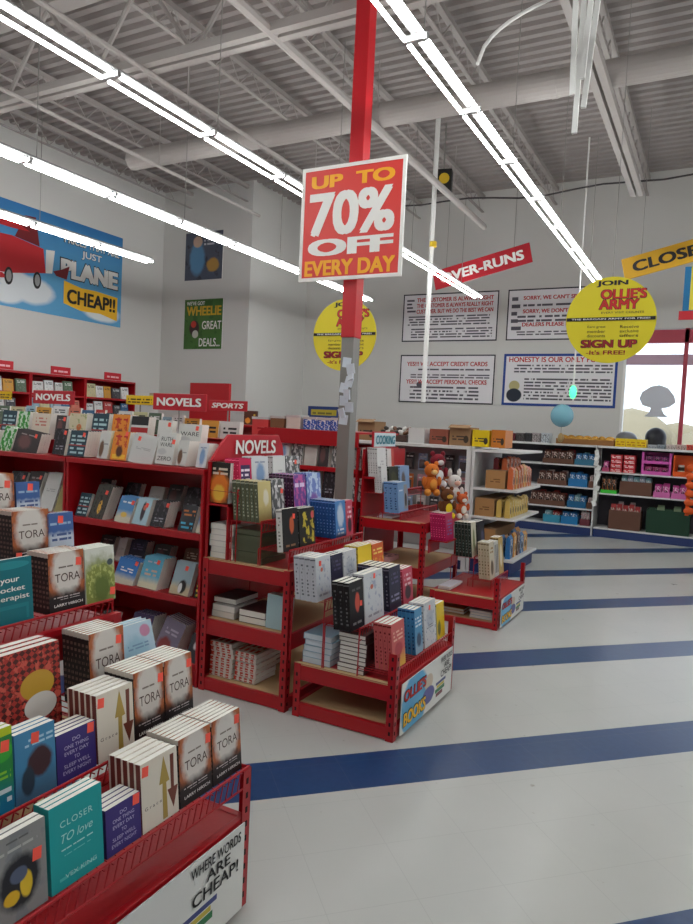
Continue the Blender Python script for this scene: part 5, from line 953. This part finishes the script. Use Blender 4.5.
its = [(505, 515, (110, 40, 50), 'maroon'), (516, 524, (90, 84, 84), 'grey'), (525, 531, (60, 60, 64), 'black'), (532, 540, (170, 160, 160), 'pale grey'), (541, 549, (200, 206, 212), 'white'), (648, 657, (170, 176, 186), 'silver'), (658, 666, (140, 150, 160), 'slate'), (667, 676, (206, 190, 186), 'cream'), (677, 686, (206, 176, 170), 'blush'), (687, 696, (190, 70, 60), 'red')]
for a, b_, c, nm in its: carton('small %s box on the wall shelf top' % nm, a, b_, (433 if a < 600 else 445), 440, 11.05, .2, (flat(c), art('small box '+nm, c, [('n', 6, .5, tuple(int(v*.6) for v in c), 0, 0, 1, 1)])), group='small boxes along the wall shelf top', z=1.361, lid=flat(c))
# rounded dark objects at the window
t_ = thing('hat', 'black domed hat on the window ledge', 'hat', (-.86, YW-.30, 1.36)); MB().rod((0, 0, 0), (0, 0, .02), .22, 20).build('brim', flat((30, 32, 44)), t_)
mb = MB().ball((0, 0, .16), .155, 16, 10, sq=(1, 1, 1.0)); mb.build('crown', flat((30, 32, 44)), t_, smooth=True); MB().rod((0, 0, .02), (0, 0, .16), .15, 20).build('band', flat((24, 26, 34)), t_)
t_ = thing('dome_cover', 'grey rounded cover beside the black hat at the window', 'cover', (-1.28, YW-.3, 1.36)); MB().ball((0, 0, .12), .16, 16, 10, sq=(1, 1, .72)).build('dome', flat((120, 122, 130)), t_, smooth=True); MB().rod((0, 0, 0), (0, 0, .05), .17, 20).build('base_ring', flat((90, 92, 100)), t_)
MB().box(-1.75, 2.2, .60, .90, 1.335, 1.355).build('rear_top_shelf', WHITEM, t2)
# decal seen from behind on the window
a_, c_ = xx(657, 402, YW), zY(657, 400, YW)
P = [(-.30, .02), (-.26, .14), (-.12, .24), (.02, .27), (.16, .22), (.27, .08), (.30, -.04), (.20, -.12), (.08, -.15), (.12, -.24), (.2, -.30), (-.2, -.30), (-.12, -.22), (-.1, -.14), (-.24, -.1)]
o = MB().poly([(x*.88, z*.88) for x, z in P], 0, .002).build('window_decal', mat('grey blue vinyl', (204, 208, 218), .8), None, loc=(a_, YW+.034, c_)); tag(o, 'grey tree shaped decal stuck on the window', 'decal')
# balloons
t_ = thing('balloon', 'pale blue balloon floating above the wall shelf', 'balloon', (xx(562, 417, 10.8), 10.8, 1.38)); MB().ball((0, 0, .40), .17, 18, 12, sq=(1, 1, 1.02)).build('balloon_skin', mat('pale blue foil', (130, 186, 206), .2), t_, smooth=True); MB().rod((0, 0, .0), (0, 0, .24), .004, 5).build('ribbon', GREY, t_); MB().ball((0, 0, .07), .06, 10, 8, sq=(.8, .8, 1.2)).build('weight', flat((170, 140, 90)), t_, smooth=True)
t_ = thing('indicator_light', 'bright green glowing light hanging before the blue poster', 'light', (xx(573, 392, 10.2), 10.2, zY(573, 392, 10.2))); MB().ball((0, 0, 0), .05, 12, 8, sq=(1, 1, 1.9)).build('green_lens', mat('green lit lens', (60, 230, 130), .4, emit=2.0), t_, smooth=True); MB().rod((0, 0, .09), (0, 0, 3.5), .012, 6).build('white_cord', WHITE, t_)
o = FAR.build('books', FARM); tag(o, 'many small distant books filling the rear rows and far red cases', 'books'); o['kind'] = 'stuff'
print('books', NB, 'objects', len(bpy.data.objects))
